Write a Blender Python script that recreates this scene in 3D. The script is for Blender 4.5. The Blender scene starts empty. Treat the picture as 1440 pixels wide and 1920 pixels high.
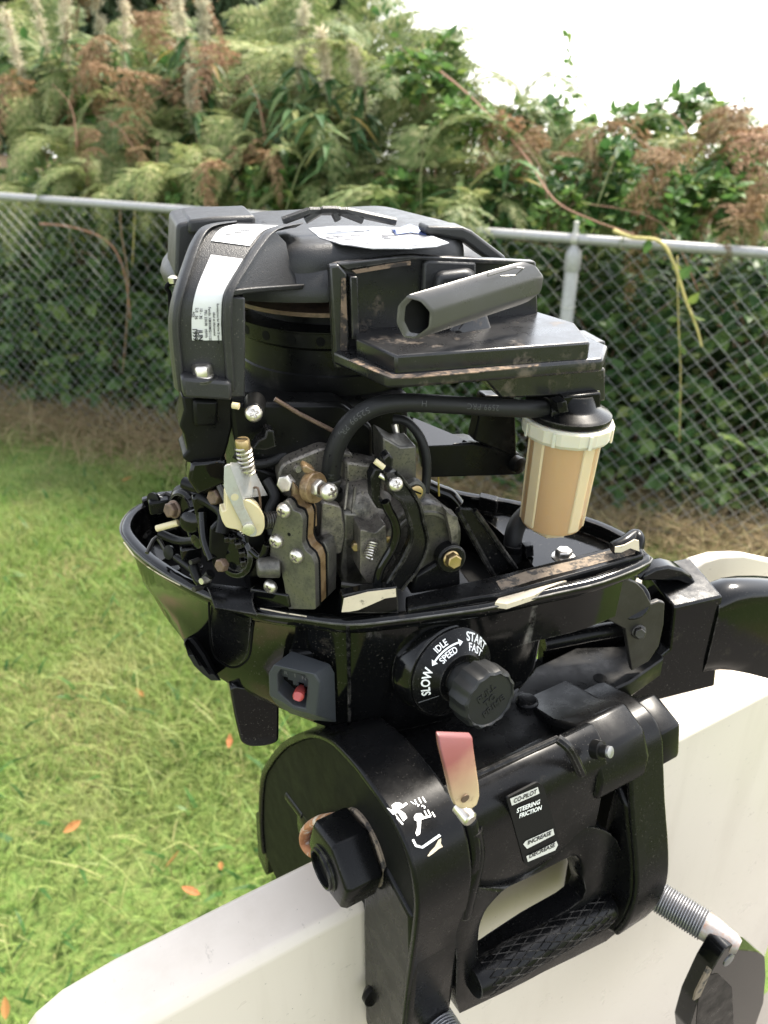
import bpy, bmesh, math, random
from mathutils import Vector, Matrix, noise
R = math.radians
rng = random.Random(7)
SC = bpy.context.scene
COL = SC.collection

# ------------------------------------------------------------------ camera
FPX, TH, CH = 1550.0, R(29), 1.80          # focal length in photo pixels, pitch down, height
cd = bpy.data.cameras.new('camera'); cam = bpy.data.objects.new('camera', cd); COL.objects.link(cam)
cam.location = (0, 0, CH); cam.rotation_euler = (R(90) - TH, 0, 0)
cd.sensor_fit = 'HORIZONTAL'; cd.sensor_width = 36; cd.lens = 36 * FPX / 1440
cd.clip_start = .02; cd.clip_end = 300
cd.dof.use_dof = True; cd.dof.focus_distance = .47; cd.dof.aperture_fstop = 15.5
SC.camera = cam
# ------------------------------------------------------------------ sky, sun, exposure
SUN_EL, SUN_AZ = R(55), R(46)               # azimuth clockwise from +Y (straight ahead)
w = bpy.data.worlds.new('World'); SC.world = w; w.use_nodes = True
nt = w.node_tree
sky = nt.nodes.new('ShaderNodeTexSky'); sky.sky_type = 'NISHITA'; sky.sun_disc = False
sky.sun_elevation = SUN_EL; sky.sun_rotation = SUN_AZ; sky.dust_density = 1.5; sky.air_density = 1.0; sky.ozone_density = 1.0
tcw = nt.nodes.new('ShaderNodeTexCoord'); sxw = nt.nodes.new('ShaderNodeSeparateXYZ'); mxw = nt.nodes.new('ShaderNodeMath'); cxw = nt.nodes.new('ShaderNodeCombineXYZ')
mxw.operation = 'MAXIMUM'; mxw.inputs[1].default_value = .03       # the hill drops away behind the bank: the horizon sky simply goes on below eye level
nt.links.new(tcw.outputs['Generated'], sxw.inputs[0]); nt.links.new(sxw.outputs[2], mxw.inputs[0])
nt.links.new(sxw.outputs[0], cxw.inputs[0]); nt.links.new(sxw.outputs[1], cxw.inputs[1]); nt.links.new(mxw.outputs[0], cxw.inputs[2]); nt.links.new(cxw.outputs[0], sky.inputs[0])
bg = nt.nodes['Background']; bg.inputs['Strength'].default_value = .15
hs = nt.nodes.new('ShaderNodeHueSaturation'); hs.inputs['Saturation'].default_value = .3      # thin bright cloud
nt.links.new(sky.outputs[0], hs.inputs['Color']); nt.links.new(hs.outputs[0], bg.inputs['Color'])
ld = bpy.data.lights.new('sun', 'SUN'); sun = bpy.data.objects.new('sun', ld); COL.objects.link(sun)
ld.energy = 3.0; ld.angle = R(9); ld.color = (1, .92, .80)
sd = Vector((math.sin(SUN_AZ) * math.cos(SUN_EL), math.cos(SUN_AZ) * math.cos(SUN_EL), math.sin(SUN_EL)))
sun.rotation_euler = sd.to_track_quat('Z', 'Y').to_euler()
sun.location = sd * 20
vs = SC.view_settings
vs.view_transform = 'Standard'; vs.look = 'None'; vs.exposure = 2.15; vs.gamma = 1; vs.use_curve_mapping = False
SC.cycles.max_bounces = 6; SC.cycles.diffuse_bounces = 3; SC.cycles.glossy_bounces = 3; SC.cycles.transmission_bounces = 4
SC.cycles.transparent_max_bounces = 4; SC.cycles.use_denoising = True
SC.cycles.sample_clamp_indirect = 6

# ------------------------------------------------------------------ measuring: local frames (mm)
CAMP = Vector((0, 0, CH))
def ray(px, py):
    x = (px - 720) / FPX; y = -(py - 960) / FPX
    return Vector((x, math.cos(TH) + math.sin(TH) * y, -math.sin(TH) + math.cos(TH) * y))
def level(px, py, z):
    r = ray(px, py); return CAMP + r * ((z - CH) / r.z)
class Frame:
    def __init__(s, o, yaw=0, sc=1.0):
        s.m = Matrix.Translation(o) @ Matrix.Rotation(R(yaw), 4, 'Z') @ Matrix.Scale(sc, 4)
        s.i = s.m.inverted(); s.c = (s.i @ CAMP) * 1000; s.r3 = s.i.to_3x3()
    def loc(s, p): return (s.i @ p) * 1000
    def wld(s, p): return s.m @ (Vector(p) / 1000)
    def hit(s, px, py, k, d):
        r = s.r3 @ ray(px, py); return s.c + r * ((d - s.c[k]) / r[k])
    def U(s, u, pts): return [(q.y, q.z) for q in (s.hit(x, y, 0, u) for x, y in pts)]
    def V(s, v, pts): return [(q.x, q.z) for q in (s.hit(x, y, 1, v) for x, y in pts)]
    def W(s, w, pts): return [(q.x, q.y) for q in (s.hit(x, y, 2, w) for x, y in pts)]
    def v(s, x, y, v): return s.hit(x, y, 1, v)
    def u(s, x, y, u): return s.hit(x, y, 0, u)
    def w(s, x, y, w): return s.hit(x, y, 2, w)
WORLD = Frame(Vector((0, 0, 0)))
M = Frame(level(640, 1160, 1.53), 18, .90)      # powerhead and lower pan
K = Frame(level(665, 1700, 1.34), 31, .979)      # clamp bracket and transom

# ------------------------------------------------------------------ mesh tools
def catmull(p, n=6, closed=False):
    p = [Vector(q) for q in p]; out = []; N = len(p)
    for i in range(N if closed else N - 1):
        a, b, c, d = (p[(i + k) % N] if closed else p[min(max(i + k, 0), N - 1)] for k in (-1, 0, 1, 2))
        for j in range(n):
            t = j / n
            out.append(.5 * (2 * b + (c - a) * t + (2 * a - 5 * b + 4 * c - d) * t * t + (3 * b - a - 3 * c + d) * t ** 3))
    if not closed: out.append(p[-1])
    return out
def basis(d):
    d = Vector(d).normalized()
    a = Vector((0, 0, 1)) if abs(d.z) < .9 else Vector((1, 0, 0))
    x = a.cross(d).normalized(); return x, d.cross(x), d
def roundpoly(pts, r, n=4):
    """round the corners of a closed 2-D polygon"""
    out = []; N = len(pts); P = [Vector(p) for p in pts]
    for i in range(N):
        a, b, c = P[i - 1], P[i], P[(i + 1) % N]
        e, f = a - b, c - b
        d = min(r, e.length * .45, f.length * .45)
        p0, p1 = b + e.normalized() * d, b + f.normalized() * d
        for k in range(n + 1):
            t = k / n; out.append((p0 * (1 - t) ** 2 + b * 2 * t * (1 - t) + p1 * t * t)[:])
    return out
class MB:
    def __init__(s): s.v = []; s.f = []
    def add(s, vs, fs):
        n = len(s.v); s.v += [tuple(p) for p in vs]; s.f += [tuple(i + n for i in f) for f in fs]; return s
    def prism(s, pts, k, a, b, sc=1.0):
        n = len(pts); vs = []
        cx = sum(p[0] for p in pts) / n; cy = sum(p[1] for p in pts) / n
        for d, q in ((a, 1.0), (b, sc)):
            for x, y in pts:
                p = [cx + (x - cx) * q, cy + (y - cy) * q]; p.insert(k, d); vs.append(p)
        fs = [tuple(range(n)), tuple(range(n, 2 * n))] + [(i, (i + 1) % n, n + (i + 1) % n, n + i) for i in range(n)]
        return s.add(vs, fs)
    def box(s, u0, u1, v0, v1, w0, w1):
        return s.prism([(u0, v0), (u1, v0), (u1, v1), (u0, v1)], 2, w0, w1)
    def loft(s, rings, cap0=True, cap1=True, closed=True):
        n = len(rings[0]); vs = [p for r in rings for p in r]; fs = []
        for k in range(len(rings) - 1):
            for i in range(n if closed else n - 1):
                j = (i + 1) % n; fs.append((k * n + i, k * n + j, (k + 1) * n + j, (k + 1) * n + i))
        if cap0: fs.append(tuple(range(n)))
        if cap1: fs.append(tuple(range((len(rings) - 1) * n, len(rings) * n)))
        return s.add(vs, fs)
    def tube(s, path, r, n=12, cap=True, sy=1.0, up=None):
        path = [Vector(p) for p in path]; L = len(path); rings = []; prev = None
        for i, p in enumerate(path):
            d = (path[min(i + 1, L - 1)] - path[max(i - 1, 0)]).normalized()
            if prev is None:
                x = Vector(up).cross(d).normalized() if up else basis(d)[0]
            else:
                x = (prev - d * prev.dot(d)).normalized()
            prev = x; y = d.cross(x)
            rr = r[i] if isinstance(r, (list, tuple)) else r
            rings.append([p + (x * math.cos(2 * math.pi * (k + .5) / n) + y * sy * math.sin(2 * math.pi * (k + .5) / n)) * rr for k in range(n)])
        return s.loft(rings, cap, cap)
    def lathe(s, prof, c, d, n=24, ph=0.0, mod=None):
        x, y, z = basis(d); c = Vector(c)
        rings = []
        for r, h in prof:
            ring = []
            for k in range(n):
                a = 2 * math.pi * k / n + ph; rr = max(r, .01) * (mod(a, r, h) if mod else 1)
                ring.append(c + x * math.cos(a) * rr + y * math.sin(a) * rr + z * h)
            rings.append(ring)
        return s.loft(rings)
    def cyl(s, a, b, r, n=16, r1=None):
        a, b = Vector(a), Vector(b); L = (b - a).length
        return s.lathe([(r, 0), (r if r1 is None else r1, L)], a, b - a, n)
    def helix(s, a, b, rad, turns, wr, n=6, seg=12):
        a, b = Vector(a), Vector(b); x, y, z = basis(b - a); L = (b - a).length; N = int(turns * seg)
        return s.tube([a + z * L * i / N + x * rad * math.cos(2 * math.pi * i / seg) + y * rad * math.sin(2 * math.pi * i / seg) for i in range(N + 1)], wr, n)
    def sheet(s, grid):
        r, c = len(grid), len(grid[0])
        return s.add([p for row in grid for p in row], [(i * c + j, i * c + j + 1, (i + 1) * c + j + 1, (i + 1) * c + j) for i in range(r - 1) for j in range(c - 1)])
    def mesh(s, name, unit=.001, smooth=38, recalc=True):
        me = bpy.data.meshes.new(name)
        me.from_pydata([(a * unit, b * unit, c * unit) for a, b, c in s.v], [], s.f)
        if recalc:
            bm = bmesh.new(); bm.from_mesh(me); bmesh.ops.recalc_face_normals(bm, faces=bm.faces); bm.to_mesh(me); bm.free()
        me.polygons.foreach_set('use_smooth', [smooth > 0] * len(me.polygons))
        if 0 < smooth < 180: me.set_sharp_from_angle(angle=R(smooth))
        return me
WM = {}
def link(name, me, parent=None, frame=WORLD, mat=None):
    o = bpy.data.objects.new(name, me); COL.objects.link(o)
    if mat is not None and me is not None and not me.materials: me.materials.append(mat)
    m = frame.m if isinstance(frame, Frame) else frame
    WM[o.name] = m.copy()
    if parent is not None:
        o.parent = parent; o.matrix_basis = WM[parent.name].inverted() @ m
    else: o.matrix_basis = m
    return o
def build(name, mb, mat, parent, frame=None, bevel=0, seg=2, smooth=38, sub=0, label=None):
    frame = frame or M
    o = link(name, mb.mesh(name, smooth=smooth), parent, frame, mat)
    if bevel:
        b = o.modifiers.new('bevel', 'BEVEL'); b.width = bevel * .001; b.segments = seg; b.limit_method = 'ANGLE'; b.angle_limit = R(35); b.use_clamp_overlap = True
        b.harden_normals = False
        o.data.polygons.foreach_set('use_smooth', [True] * len(o.data.polygons)); o.data.set_sharp_from_angle(angle=R(60 if smooth else 1))
    if sub:
        b = o.modifiers.new('sub', 'SUBSURF'); b.levels = sub; b.render_levels = sub
    if label: o['label'] = label
    return o
def thing(name, label, cat, loc=(0, 0, 0), group=None, rotz=0):
    o = link(name, None, None, Matrix.Translation(loc) @ Matrix.Rotation(rotz, 4, 'Z'))
    o['label'] = label; o['category'] = cat
    if group: o['group'] = group
    return o
def text_mesh(txt, size=1.0, bold=0.0, spacing=1.0, res=3):
    c = bpy.data.curves.new('lettering', 'FONT'); c.body = txt; c.size = size; c.align_x = 'CENTER'; c.align_y = 'CENTER'
    c.offset = bold; c.space_character = spacing; c.resolution_u = res
    o = bpy.data.objects.new('lettering', c); me = o.to_mesh()
    vs = [v.co[:] for v in me.vertices]; fs = [tuple(p.vertices) for p in me.polygons]
    o.to_mesh_clear(); bpy.data.objects.remove(o); bpy.data.curves.remove(c)
    return vs, fs
def letter(mb, txt, fn, size, bold=0.0, spacing=1.0):
    """letters laid on a surface; fn(x, y) gives the point in mm"""
    vs, fs = text_mesh(txt, size, bold * size, spacing)
    mb.add([fn(v[0], v[1]) for v in vs], fs)

# ------------------------------------------------------------------ materials
class NT:
    def __init__(s, name):
        s.mat = bpy.data.materials.new(name); s.mat.use_nodes = True; s.t = s.mat.node_tree
        s.b = s.t.nodes['Principled BSDF']; s.out = s.t.nodes['Material Output']; s.tc = s.n('ShaderNodeTexCoord')
    def n(s, typ, **kw):
        x = s.t.nodes.new(typ)
        for k, v in kw.items(): setattr(x, k, v)
        return x
    def l(s, a, b): s.t.links.new(a, b)
    def noise(s, scale, detail=4, rough=.6, coord=None, stretch=None):
        x = s.n('ShaderNodeTexNoise'); x.inputs['Scale'].default_value = scale; x.inputs['Detail'].default_value = detail; x.inputs['Roughness'].default_value = rough
        src = coord or s.tc.outputs['Object']
        if stretch:
            m = s.n('ShaderNodeMapping'); m.inputs['Scale'].default_value = stretch; s.l(src, m.inputs[0]); src = m.outputs[0]
        s.l(src, x.inputs['Vector']); return x.outputs['Fac']
    def ramp(s, fac, a, b, c0=(0, 0, 0, 1), c1=(1, 1, 1, 1)):
        x = s.n('ShaderNodeValToRGB'); s.l(fac, x.inputs[0]); e = x.color_ramp.elements
        e[0].position = a; e[1].position = b; e[0].color = c0; e[1].color = c1; return x.outputs[0]
    def mix(s, fac, a, b):
        x = s.n('ShaderNodeMix', data_type='RGBA')
        for sock, v in ((x.inputs[0], fac), (x.inputs[6], a), (x.inputs[7], b)):
            if hasattr(v, 'links'): s.l(v, sock)
            elif isinstance(v, (int, float)): sock.default_value = v
            else: sock.default_value = (*v[:3], 1)
        return x.outputs[2]
    def math(s, op, a, b=0.0):
        x = s.n('ShaderNodeMath', operation=op)
        for sock, v in ((x.inputs[0], a), (x.inputs[1], b)):
            if hasattr(v, 'links'): s.l(v, sock)
            else: sock.default_value = v
        return x.outputs[0]
    def bump(s, h, strength=.2, dist=.001):
        x = s.n('ShaderNodeBump'); x.inputs['Strength'].default_value = strength; x.inputs['Distance'].default_value = dist
        s.l(h, x.inputs['Height']); s.l(x.outputs[0], s.b.inputs['Normal'])
    def set(s, **kw):
        names = dict(base='Base Color', rough='Roughness', metal='Metallic', coat='Coat Weight', coatr='Coat Roughness', spec='Specular IOR Level', trans='Transmission Weight', sss='Subsurface Weight', sheen='Sheen Weight')
        for k, v in kw.items():
            i = s.b.inputs[names[k]]
            if hasattr(v, 'links'): s.l(v, i)
            elif isinstance(v, (int, float)): i.default_value = v
            else: i.default_value = (*v[:3], 1)
        return s
def m_black(name, base, r0, r1, dust=.5, dustcol=(.22, .20, .17), grain=0.0, coat=0.0, specks=.72, dirt=None, spec=.25, wear=0.0, wearcol=(.16, .15, .135)):
    m = NT(name)
    n1 = m.noise(14, 5, .65); n2 = m.noise(900, 2, .5); n3 = m.noise(60, 4, .7)
    sp = m.ramp(n2, specks, specks + .04); bl = m.ramp(n1, .42, .72)
    fac = m.math('MULTIPLY', sp, m.math('MULTIPLY', bl, dust))
    col = m.mix(fac, base, dustcol)
    if dirt:
        dfac = m.math('MULTIPLY', m.ramp(m.noise(38, 6, .72), dirt[0], dirt[0] + .12), dirt[1])
        col = m.mix(dfac, col, dirt[2])
        m.set(rough=m.mix(dfac, m.ramp(n3, .3, .7, (r0,) * 3 + (1,), (r1,) * 3 + (1,)), (.9, .9, .9)))
    else: m.set(rough=m.ramp(n3, .3, .7, (r0,) * 3 + (1,), (r1,) * 3 + (1,)))
    if wear:                                            # rubbed edges, broken up by noise
        bv = m.n('ShaderNodeBevel', samples=4); bv.inputs[0].default_value = .0014; ge = m.n('ShaderNodeNewGeometry')
        dp = m.n('ShaderNodeVectorMath', operation='DOT_PRODUCT'); m.l(bv.outputs[0], dp.inputs[0]); m.l(ge.outputs['Normal'], dp.inputs[1])
        ed = m.ramp(m.math('SUBTRACT', 1.0, dp.outputs['Value']), .015, .10)
        wf = m.math('MULTIPLY', m.math('MULTIPLY', ed, m.ramp(m.noise(85, 5, .7), .42, .62)), wear); col = m.mix(wf, col, wearcol)
    m.set(base=col, coat=coat, coatr=.12, spec=spec)
    if grain: m.bump(m.noise(1500, 2, .5), grain, .0004)
    else: m.bump(m.noise(180, 3, .6), .04, .0006)
    return m.mat
def m_metal(name, base, rough, metal=1.0, grime=.5, gcol=(.02, .018, .015), gs=45, bumpy=.15, speck=0.0, g0=.45):
    m = NT(name)
    g = m.math('MULTIPLY', m.ramp(m.noise(gs, 6, .75), g0, g0 + .2), grime)
    if speck: g = m.math('MAXIMUM', g, m.math('MULTIPLY', m.ramp(m.noise(520, 3, .6), .56, .64), speck))
    tone = m.mix(m.noise(90, 4, .6), [c * .75 for c in base], [min(c * 1.2, 1) for c in base])
    m.set(base=m.mix(g, tone, gcol), metal=m.mix(g, (metal,) * 3, (0, 0, 0)), rough=m.mix(m.noise(130, 3, .6), (rough * .75,) * 3, (min(rough * 1.35, 1),) * 3))
    m.bump(m.noise(420, 3, .6), bumpy, .0005)
    return m.mat
def m_plain(name, base, rough, var=.2, scale=40, sss=0.0, bumpy=.05, spots=None, bscale=300):
    m = NT(name)
    col = m.mix(m.noise(scale, 5, .65), [c * (1 - var) for c in base], [min(1, c * (1 + var)) for c in base])
    if spots: col = m.mix(m.math('MULTIPLY', m.ramp(m.noise(spots[0], 5, .7), spots[1], spots[1] + .08), spots[2]), col, spots[3])
    m.set(base=col, rough=rough, sss=sss)
    if sss: m.b.inputs['Subsurface Radius'].default_value = (.006, .004, .002); m.b.inputs['Subsurface Scale'].default_value = 1.0
    m.bump(m.noise(bscale, 3, .6), bumpy, .0006)
    return m.mat
GLOSS = m_black('gloss_black_paint', (.0024, .0025, .0026), .05, .15, .4, specks=.67, spec=.26, wear=.55, dirt=(.63, .25, (.10, .085, .065)))
SATIN = m_black('satin_black_paint', (.0038, .0038, .004), .2, .36, .45, specks=.67, spec=.15, wear=.5, dirt=(.64, .3, (.09, .08, .065)))
DEEP = m_black('oily_black_casting', (.004, .004, .004), .2, .5, .5, spec=.15, dirt=(.6, .25, (.05, .045, .04)))
PLAST = m_black('grained_black_plastic', (.020, .020, .0205), .34, .48, .9, grain=.5, specks=.68, spec=.33, wear=.35)
PLAST2 = m_black('scuffed_black_plastic', (.010, .010, .0105), .22, .38, .7, grain=.12, spec=.45, wear=.7, dirt=(.57, .5, (.17, .13, .095)))
HORNM = m_black('worn_grey_black_plastic', (.045, .043, .041), .24, .38, .5, spec=.5, wear=.4, dirt=(.60, .25, (.10, .085, .07)))
RUBBER = m_black('black_rubber', (.010, .010, .010), .42, .6, .5, dustcol=(.12, .11, .1))
GREYP = m_black('dark_grey_plastic', (.033, .036, .039), .42, .58, .3, grain=.2)
WEBM = m_black('matt_black_casting', (.006, .006, .0055), .5, .65, .5, grain=.3, spec=.06)
DARK = m_plain('dark_parts_and_hollow_shade', (.0025, .0025, .0025), .7); DARK.node_tree.nodes['Principled BSDF'].inputs['Specular IOR Level'].default_value = .1  # near-black for dark parts; also holds the shade of holes, slots and bores
CAST = m_metal('dirty_cast_aluminium', (.22, .198, .168), .4, .7, 1.0, (.008, .007, .006), 40, .5, speck=.8, g0=.40)
CAST2 = m_metal('grey_machined_casting', (.125, .117, .102), .36, .7, .95, (.009, .008, .007), 55, .3, speck=.7, g0=.44)
STEEL = m_metal('screw_steel', (.62, .58, .52), .3, 1, .35, (.06, .045, .03), 160, .1)
ZINC = m_metal('zinc_plated_sheet', (.42, .42, .40), .48, .55, .6, (.25, .2, .14), 80, .1)
BRASS = m_metal('dull_brass', (.38, .28, .14), .33, 1, .4, (.08, .05, .02), 120, .1)
RUSTB = m_metal('rusty_bolt_steel', (.15, .10, .07), .5, .6, .8, (.03, .016, .01), 110, .4)
THREAD = m_metal('grey_threaded_steel', (.3, .3, .31), .4, .9, .45, (.03, .028, .026), 90, .2)
PLATE = m_metal('dark_steel_plate', (.045, .042, .038), .4, .7, .5, (.02, .018, .015), 60, .2)
RUST = m_plain('flaking_rust', (.32, .14, .06), .85, .45, 160, spots=(90, .48, .9, (.5, .43, .36)), bumpy=.8)
CREAM = m_plain('cream_nylon', (.50, .43, .26), .4, .1, 60, sss=.15, spots=(150, .66, .5, (.3, .2, .09)))
AMBER = m_plain('amber_plastic', (.17, .112, .055), .35, .35, 80, spots=(130, .50, .8, (.09, .05, .02)))
CUP = m_plain('fuel_stained_plastic', (.41, .26, .135), .38, .06, 25, sss=.55, spots=(240, .69, .6, (.2, .12, .05)))
CUPW = m_plain('yellowed_lit_plastic', (.50, .40, .25), .4, .07, 30, sss=.4, spots=(200, .70, .6, (.25, .16, .08)))
RINGW = m_plain('milky_white_plastic', (.52, .49, .39), .4, .07, 30, sss=.4, spots=(200, .68, .6, (.25, .18, .1)))
CHIP = m_plain('bare_primer_cream', (.50, .43, .32), .7, .2, 90, spots=(140, .56, .9, (.08, .07, .05)))
DIRT = m_plain('dried_mud_film', (.15, .105, .07), .95, .45, 90, spots=(75, .46, .92, (.012, .011, .011)), bumpy=.6)
WHITE = m_plain('white_print', (.78, .78, .76), .5, .05, 60)
LABELW = m_plain('white_paper_label', (.56, .56, .555), .32, .04, 60, spots=(90, .68, .5, (.35, .33, .3)))
TORN = m_plain('weathered_label', (.34, .34, .355), .35, .4, 70, spots=(60, .48, .85, (.12, .12, .13)))
SILVERL = m_plain('silver_label_foil', (.55, .54, .5), .35, .12, 90)
INK = m_plain('black_ink', (.006, .006, .0065), .5, .1); INK.node_tree.nodes['Principled BSDF'].inputs['Specular IOR Level'].default_value = .15
GREYINK = m_plain('grey_ink', (.10, .10, .105), .5, .1)
BLUEINK = m_plain('dark_blue_film', (.02, .035, .11), .2, .3)
RED = m_plain('faded_red_plastic', (.30, .045, .04), .4, .15)
def m_tab():
    m = NT('faded_red_tab'); sx = m.n('ShaderNodeSeparateXYZ'); m.l(m.tc.outputs['Generated'], sx.inputs[0])
    f = m.math('ADD', sx.outputs[2], m.math('MULTIPLY', m.noise(60, 4, .6), .25))
    col = m.mix(m.ramp(f, .22, .80), (.36, .285, .165), (.12, .032, .03)); col = m.mix(m.math('MULTIPLY', m.ramp(m.noise(140, 5, .7), .58, .68), .6), col, (.09, .05, .035))
    m.set(base=col, rough=.42); m.b.inputs['Subsurface Weight'].default_value = .1
    m.b.inputs['Subsurface Radius'].default_value = (.003, .002, .001); return m.mat
TABM = m_tab()
FLOORM = m_plain('grey_bounce_floor', (.075, .068, .06), .8, .2, 8)
def m_gel():
    m = NT('white_gelcoat'); col = m.mix(m.noise(5, 4, .6), (.55, .485, .41), (.60, .535, .455))
    st = m.math('MULTIPLY', m.ramp(m.noise(9, 6, .7, stretch=(1, 1, .12)), .52, .75), .45); col = m.mix(st, col, (.40, .34, .27))
    sc = m.math('MULTIPLY', m.ramp(m.noise(70, 6, .7, stretch=(1, .4, 2.2)), .63, .70), .6); col = m.mix(sc, col, (.28, .24, .19))
    sp = m.math('MULTIPLY', m.ramp(m.noise(260, 3, .6), .72, .75), .8); col = m.mix(sp, col, (.12, .10, .08))
    m.set(base=col, rough=m.ramp(m.noise(20, 4, .6), .3, .7, (.25, .25, .25, 1), (.45, .45, .45, 1))); m.bump(m.noise(25, 3, .5), .05, .002); return m.mat
GEL = m_gel()
GALV = m_metal('galvanised_steel', (.30, .30, .295), .5, .55, .3, (.22, .21, .19), 30, .2)
WIREM = m_metal('galvanised_wire', (.20, .205, .20), .5, .4, .3, (.17, .17, .16), 30, .1)
# ================================================================== boat transom
def transom():
    prof = [(-1.5, -800), (-1.5, -7), (3.5, 0), (43, 0), (46.5, -3), (46.5, -800)]
    us = [-205, -202, -196, -186, -170, -140, -60, 20, 120, 220, 320, 420, 560]
    drop = {-205: -62, -202: -40, -196: -24, -186: -13, -170: -5, -140: -1}
    rings = []
    for u in us:
        d = drop.get(u, 0) + (0 if u < 100 else -0)
        bow = 0.0 if u < 220 else -((u - 220) / 340) ** 2 * 4
        rings.append([(u, v + bow, (w + d) if w > -100 else w) for v, w in prof])
    mb = MB().loft(rings)
    o = build('boat_transom', mb, GEL, None, K, bevel=1.6, seg=2, smooth=25)
    o['label'] = 'white gelcoat boat transom board that the outboard motor is clamped on'; o['category'] = 'transom'
    cor = [(332, -300), (332, 102), (338, 113), (350, 118), (372, 116), (403, 107), (457, 82), (560, 30), (640, 0), (640, -300)]
    build('unseen_bounce_floor', MB().box(-190, 900, -1200, -6, -640, -600), FLOORM, o, K)  # unseen floor added to replace the lawn's green bounce on transom and motor
    build('stern_corner', MB().loft([[(a, 50, b) for a, b in cor], [(a, 64, b - (6 if b > -100 else 0)) for a, b in cor], [(a, 120, (b - 62) if b > -100 else b) for a, b in cor]]), GEL, o, K, bevel=5, seg=3, smooth=50)
    return o
transom()

# ================================================================== outboard motor
motor = thing('outboard_motor', 'black outboard motor with its cowling removed, clamped on the white transom', 'outboard motor', K.wld((100, 22, 0)))

def screw_proto():
    mb = MB(); N, n = 48, 12; rings = []
    prof = [(1.0, -.25), (1.0, .05), (.97, .18), (.9, .33), (.78, .47), (.64, .56), (.54, .6), (.46, .62), (.36, .64), (.28, .65), (.2, .66), (.1, .66)]
    for r, h in prof:
        ring = []
        for k in range(N):
            a = 2 * math.pi * k / N; x, y = r * math.cos(a), r * math.sin(a); z = h
            if r < .6 and ((abs(x) < .13 and abs(y) < .53) or (abs(y) < .13 and abs(x) < .53)): z = h - .42
            ring.append((x, y, z))
        rings.append(ring)
    return mb.loft(rings).mesh('screw_head', unit=1.0, smooth=40)
SCREW = screw_proto(); SCREW.materials.append(STEEL)
def orient(pos, d, s, roll=0.0):
    x, y, z = basis(d)
    m = Matrix((x, y, z)).transposed().to_4x4()
    return Matrix.Translation(Vector(pos) / 1000) @ m @ Matrix.Rotation(roll, 4, 'Z') @ Matrix.Scale(s / 1000, 4)
def screw(parent, fr, pos, d, r, roll=.5):
    return link('screw', SCREW, parent, fr.m @ orient(pos, d, r, roll))
def bolt(parent, fr, pos, d, af, h, mat, flange=0, name='bolt', ph=.3, shank=0):
    mb = MB(); R_ = af / 2 / math.cos(math.pi / 6)
    if flange: mb.lathe([(flange, -.6), (flange, .5), (flange * .8, 1.2)], pos, d, 20)
    mb.lathe([(R_, .2), (R_, h * .82), (R_ * .86, h), (R_ * .5, h * .98)], pos, d, 6, ph)
    if shank: mb.lathe([(af * .3, -shank), (af * .3, .1)], pos, d, 12)
    return build(name, mb, mat, parent, fr, bevel=.35)

# ---------------------------------------------------------------- lower pan
from mathutils.bvhtree import BVHTree
def on_pan(px, py, off):
    d = (M.r3 @ ray(px, py)).normalized(); h = PANT.ray_cast(M.c, d)
    if h[0] is None: return M.v(px, py, 30)
    n = h[1] if h[1].dot(d) < 0 else -h[1]
    return h[0] + n * off
def patch(rows, off, nc=6, base=-1.0):
    top = [[on_pan(xl + (xr - xl) * c / nc, y, off) for c in range(nc + 1)] for y, xl, xr in rows]
    bot = [[on_pan(xl + (xr - xl) * c / nc, y, base) for c in range(nc + 1)] for y, xl, xr in rows]
    mb = MB().sheet(top)
    def rim(g): return g[0] + [r[-1] for r in g[1:]] + g[-1][-2::-1] + [r[0] for r in g[-2:0:-1]]
    a, b = rim(top), rim(bot); mb.loft([a, b], False, False); return mb
RIM = [(221, 12), (217, 0), (174, -11), (138, -13), (96, -14.5), (71, -13), (31, -9), (3, -4), (-24, 11), (-48, 25), (-71, 48), (-91, 76), (-109, 109), (-120, 139), (-123, 159), (-118, 178), (-107, 192), (-87, 201), (-40, 204), (30, 196), (85, 176), (113, 157), (139, 132), (166, 111), (206, 72), (223, 37)]
WALL = [(146, 16), (143, 4), (135, -3), (122, -6), (93, -7.5), (70, -7), (31, -4), (5, 1), (-21, 14), (-46, 28), (-69, 50), (-88, 78), (-105, 110), (-116, 139), (-118, 158), (-113, 175), (-103, 187), (-85, 195), (-40, 195), (30, 188), (82, 168), (108, 150), (128, 126), (142, 105), (147, 72), (148, 40)]
BOT = [(142, 22), (140, 10), (132, 3), (118, 0), (92, -2), (70, -2), (34, 0), (6, 7), (-16, 20), (-44, 38), (-66, 52), (-84, 70), (-93, 92), (-96, 116), (-96, 134), (-92, 150), (-84, 162), (-70, 170), (-30, 172), (30, 166), (78, 150), (100, 135), (118, 114), (132, 98), (138, 70), (142, 42)]
BW = [-84, -86, -88, -92, -98, -100, -102, -101, -97, -87, -77, -66, -58, -54, -52, -52, -54, -58, -64, -70, -76, -80, -82, -84, -84, -84]
def ring(pts, w, n=3): 
    c = catmull([(p[0], p[1], (w[i] if isinstance(w, list) else w)) for i, p in enumerate(pts)], n, True); return c
def inset(pts, d, c=(45, 95)):
    out = []
    N = len(pts)
    for i in range(N):
        a, b = Vector(pts[i - 1]), Vector(pts[(i + 1) % N]); t = (b - a).normalized(); nrm = Vector((-t.y, t.x))
        p = Vector(pts[i]); 
        if nrm.dot(Vector(c) - p) < 0: nrm = -nrm
        out.append((p + nrm * d)[:])
    return out
def mixr(a, b, t): return [tuple(x * (1 - t) + y * t for x, y in zip(p, q)) for p, q in zip(a, b)]
RIMM = m_metal('worn_rim_highlight', (.10, .097, .09), .35, .5, .9, (.006, .006, .006), 70, .2)
pan = None
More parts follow.
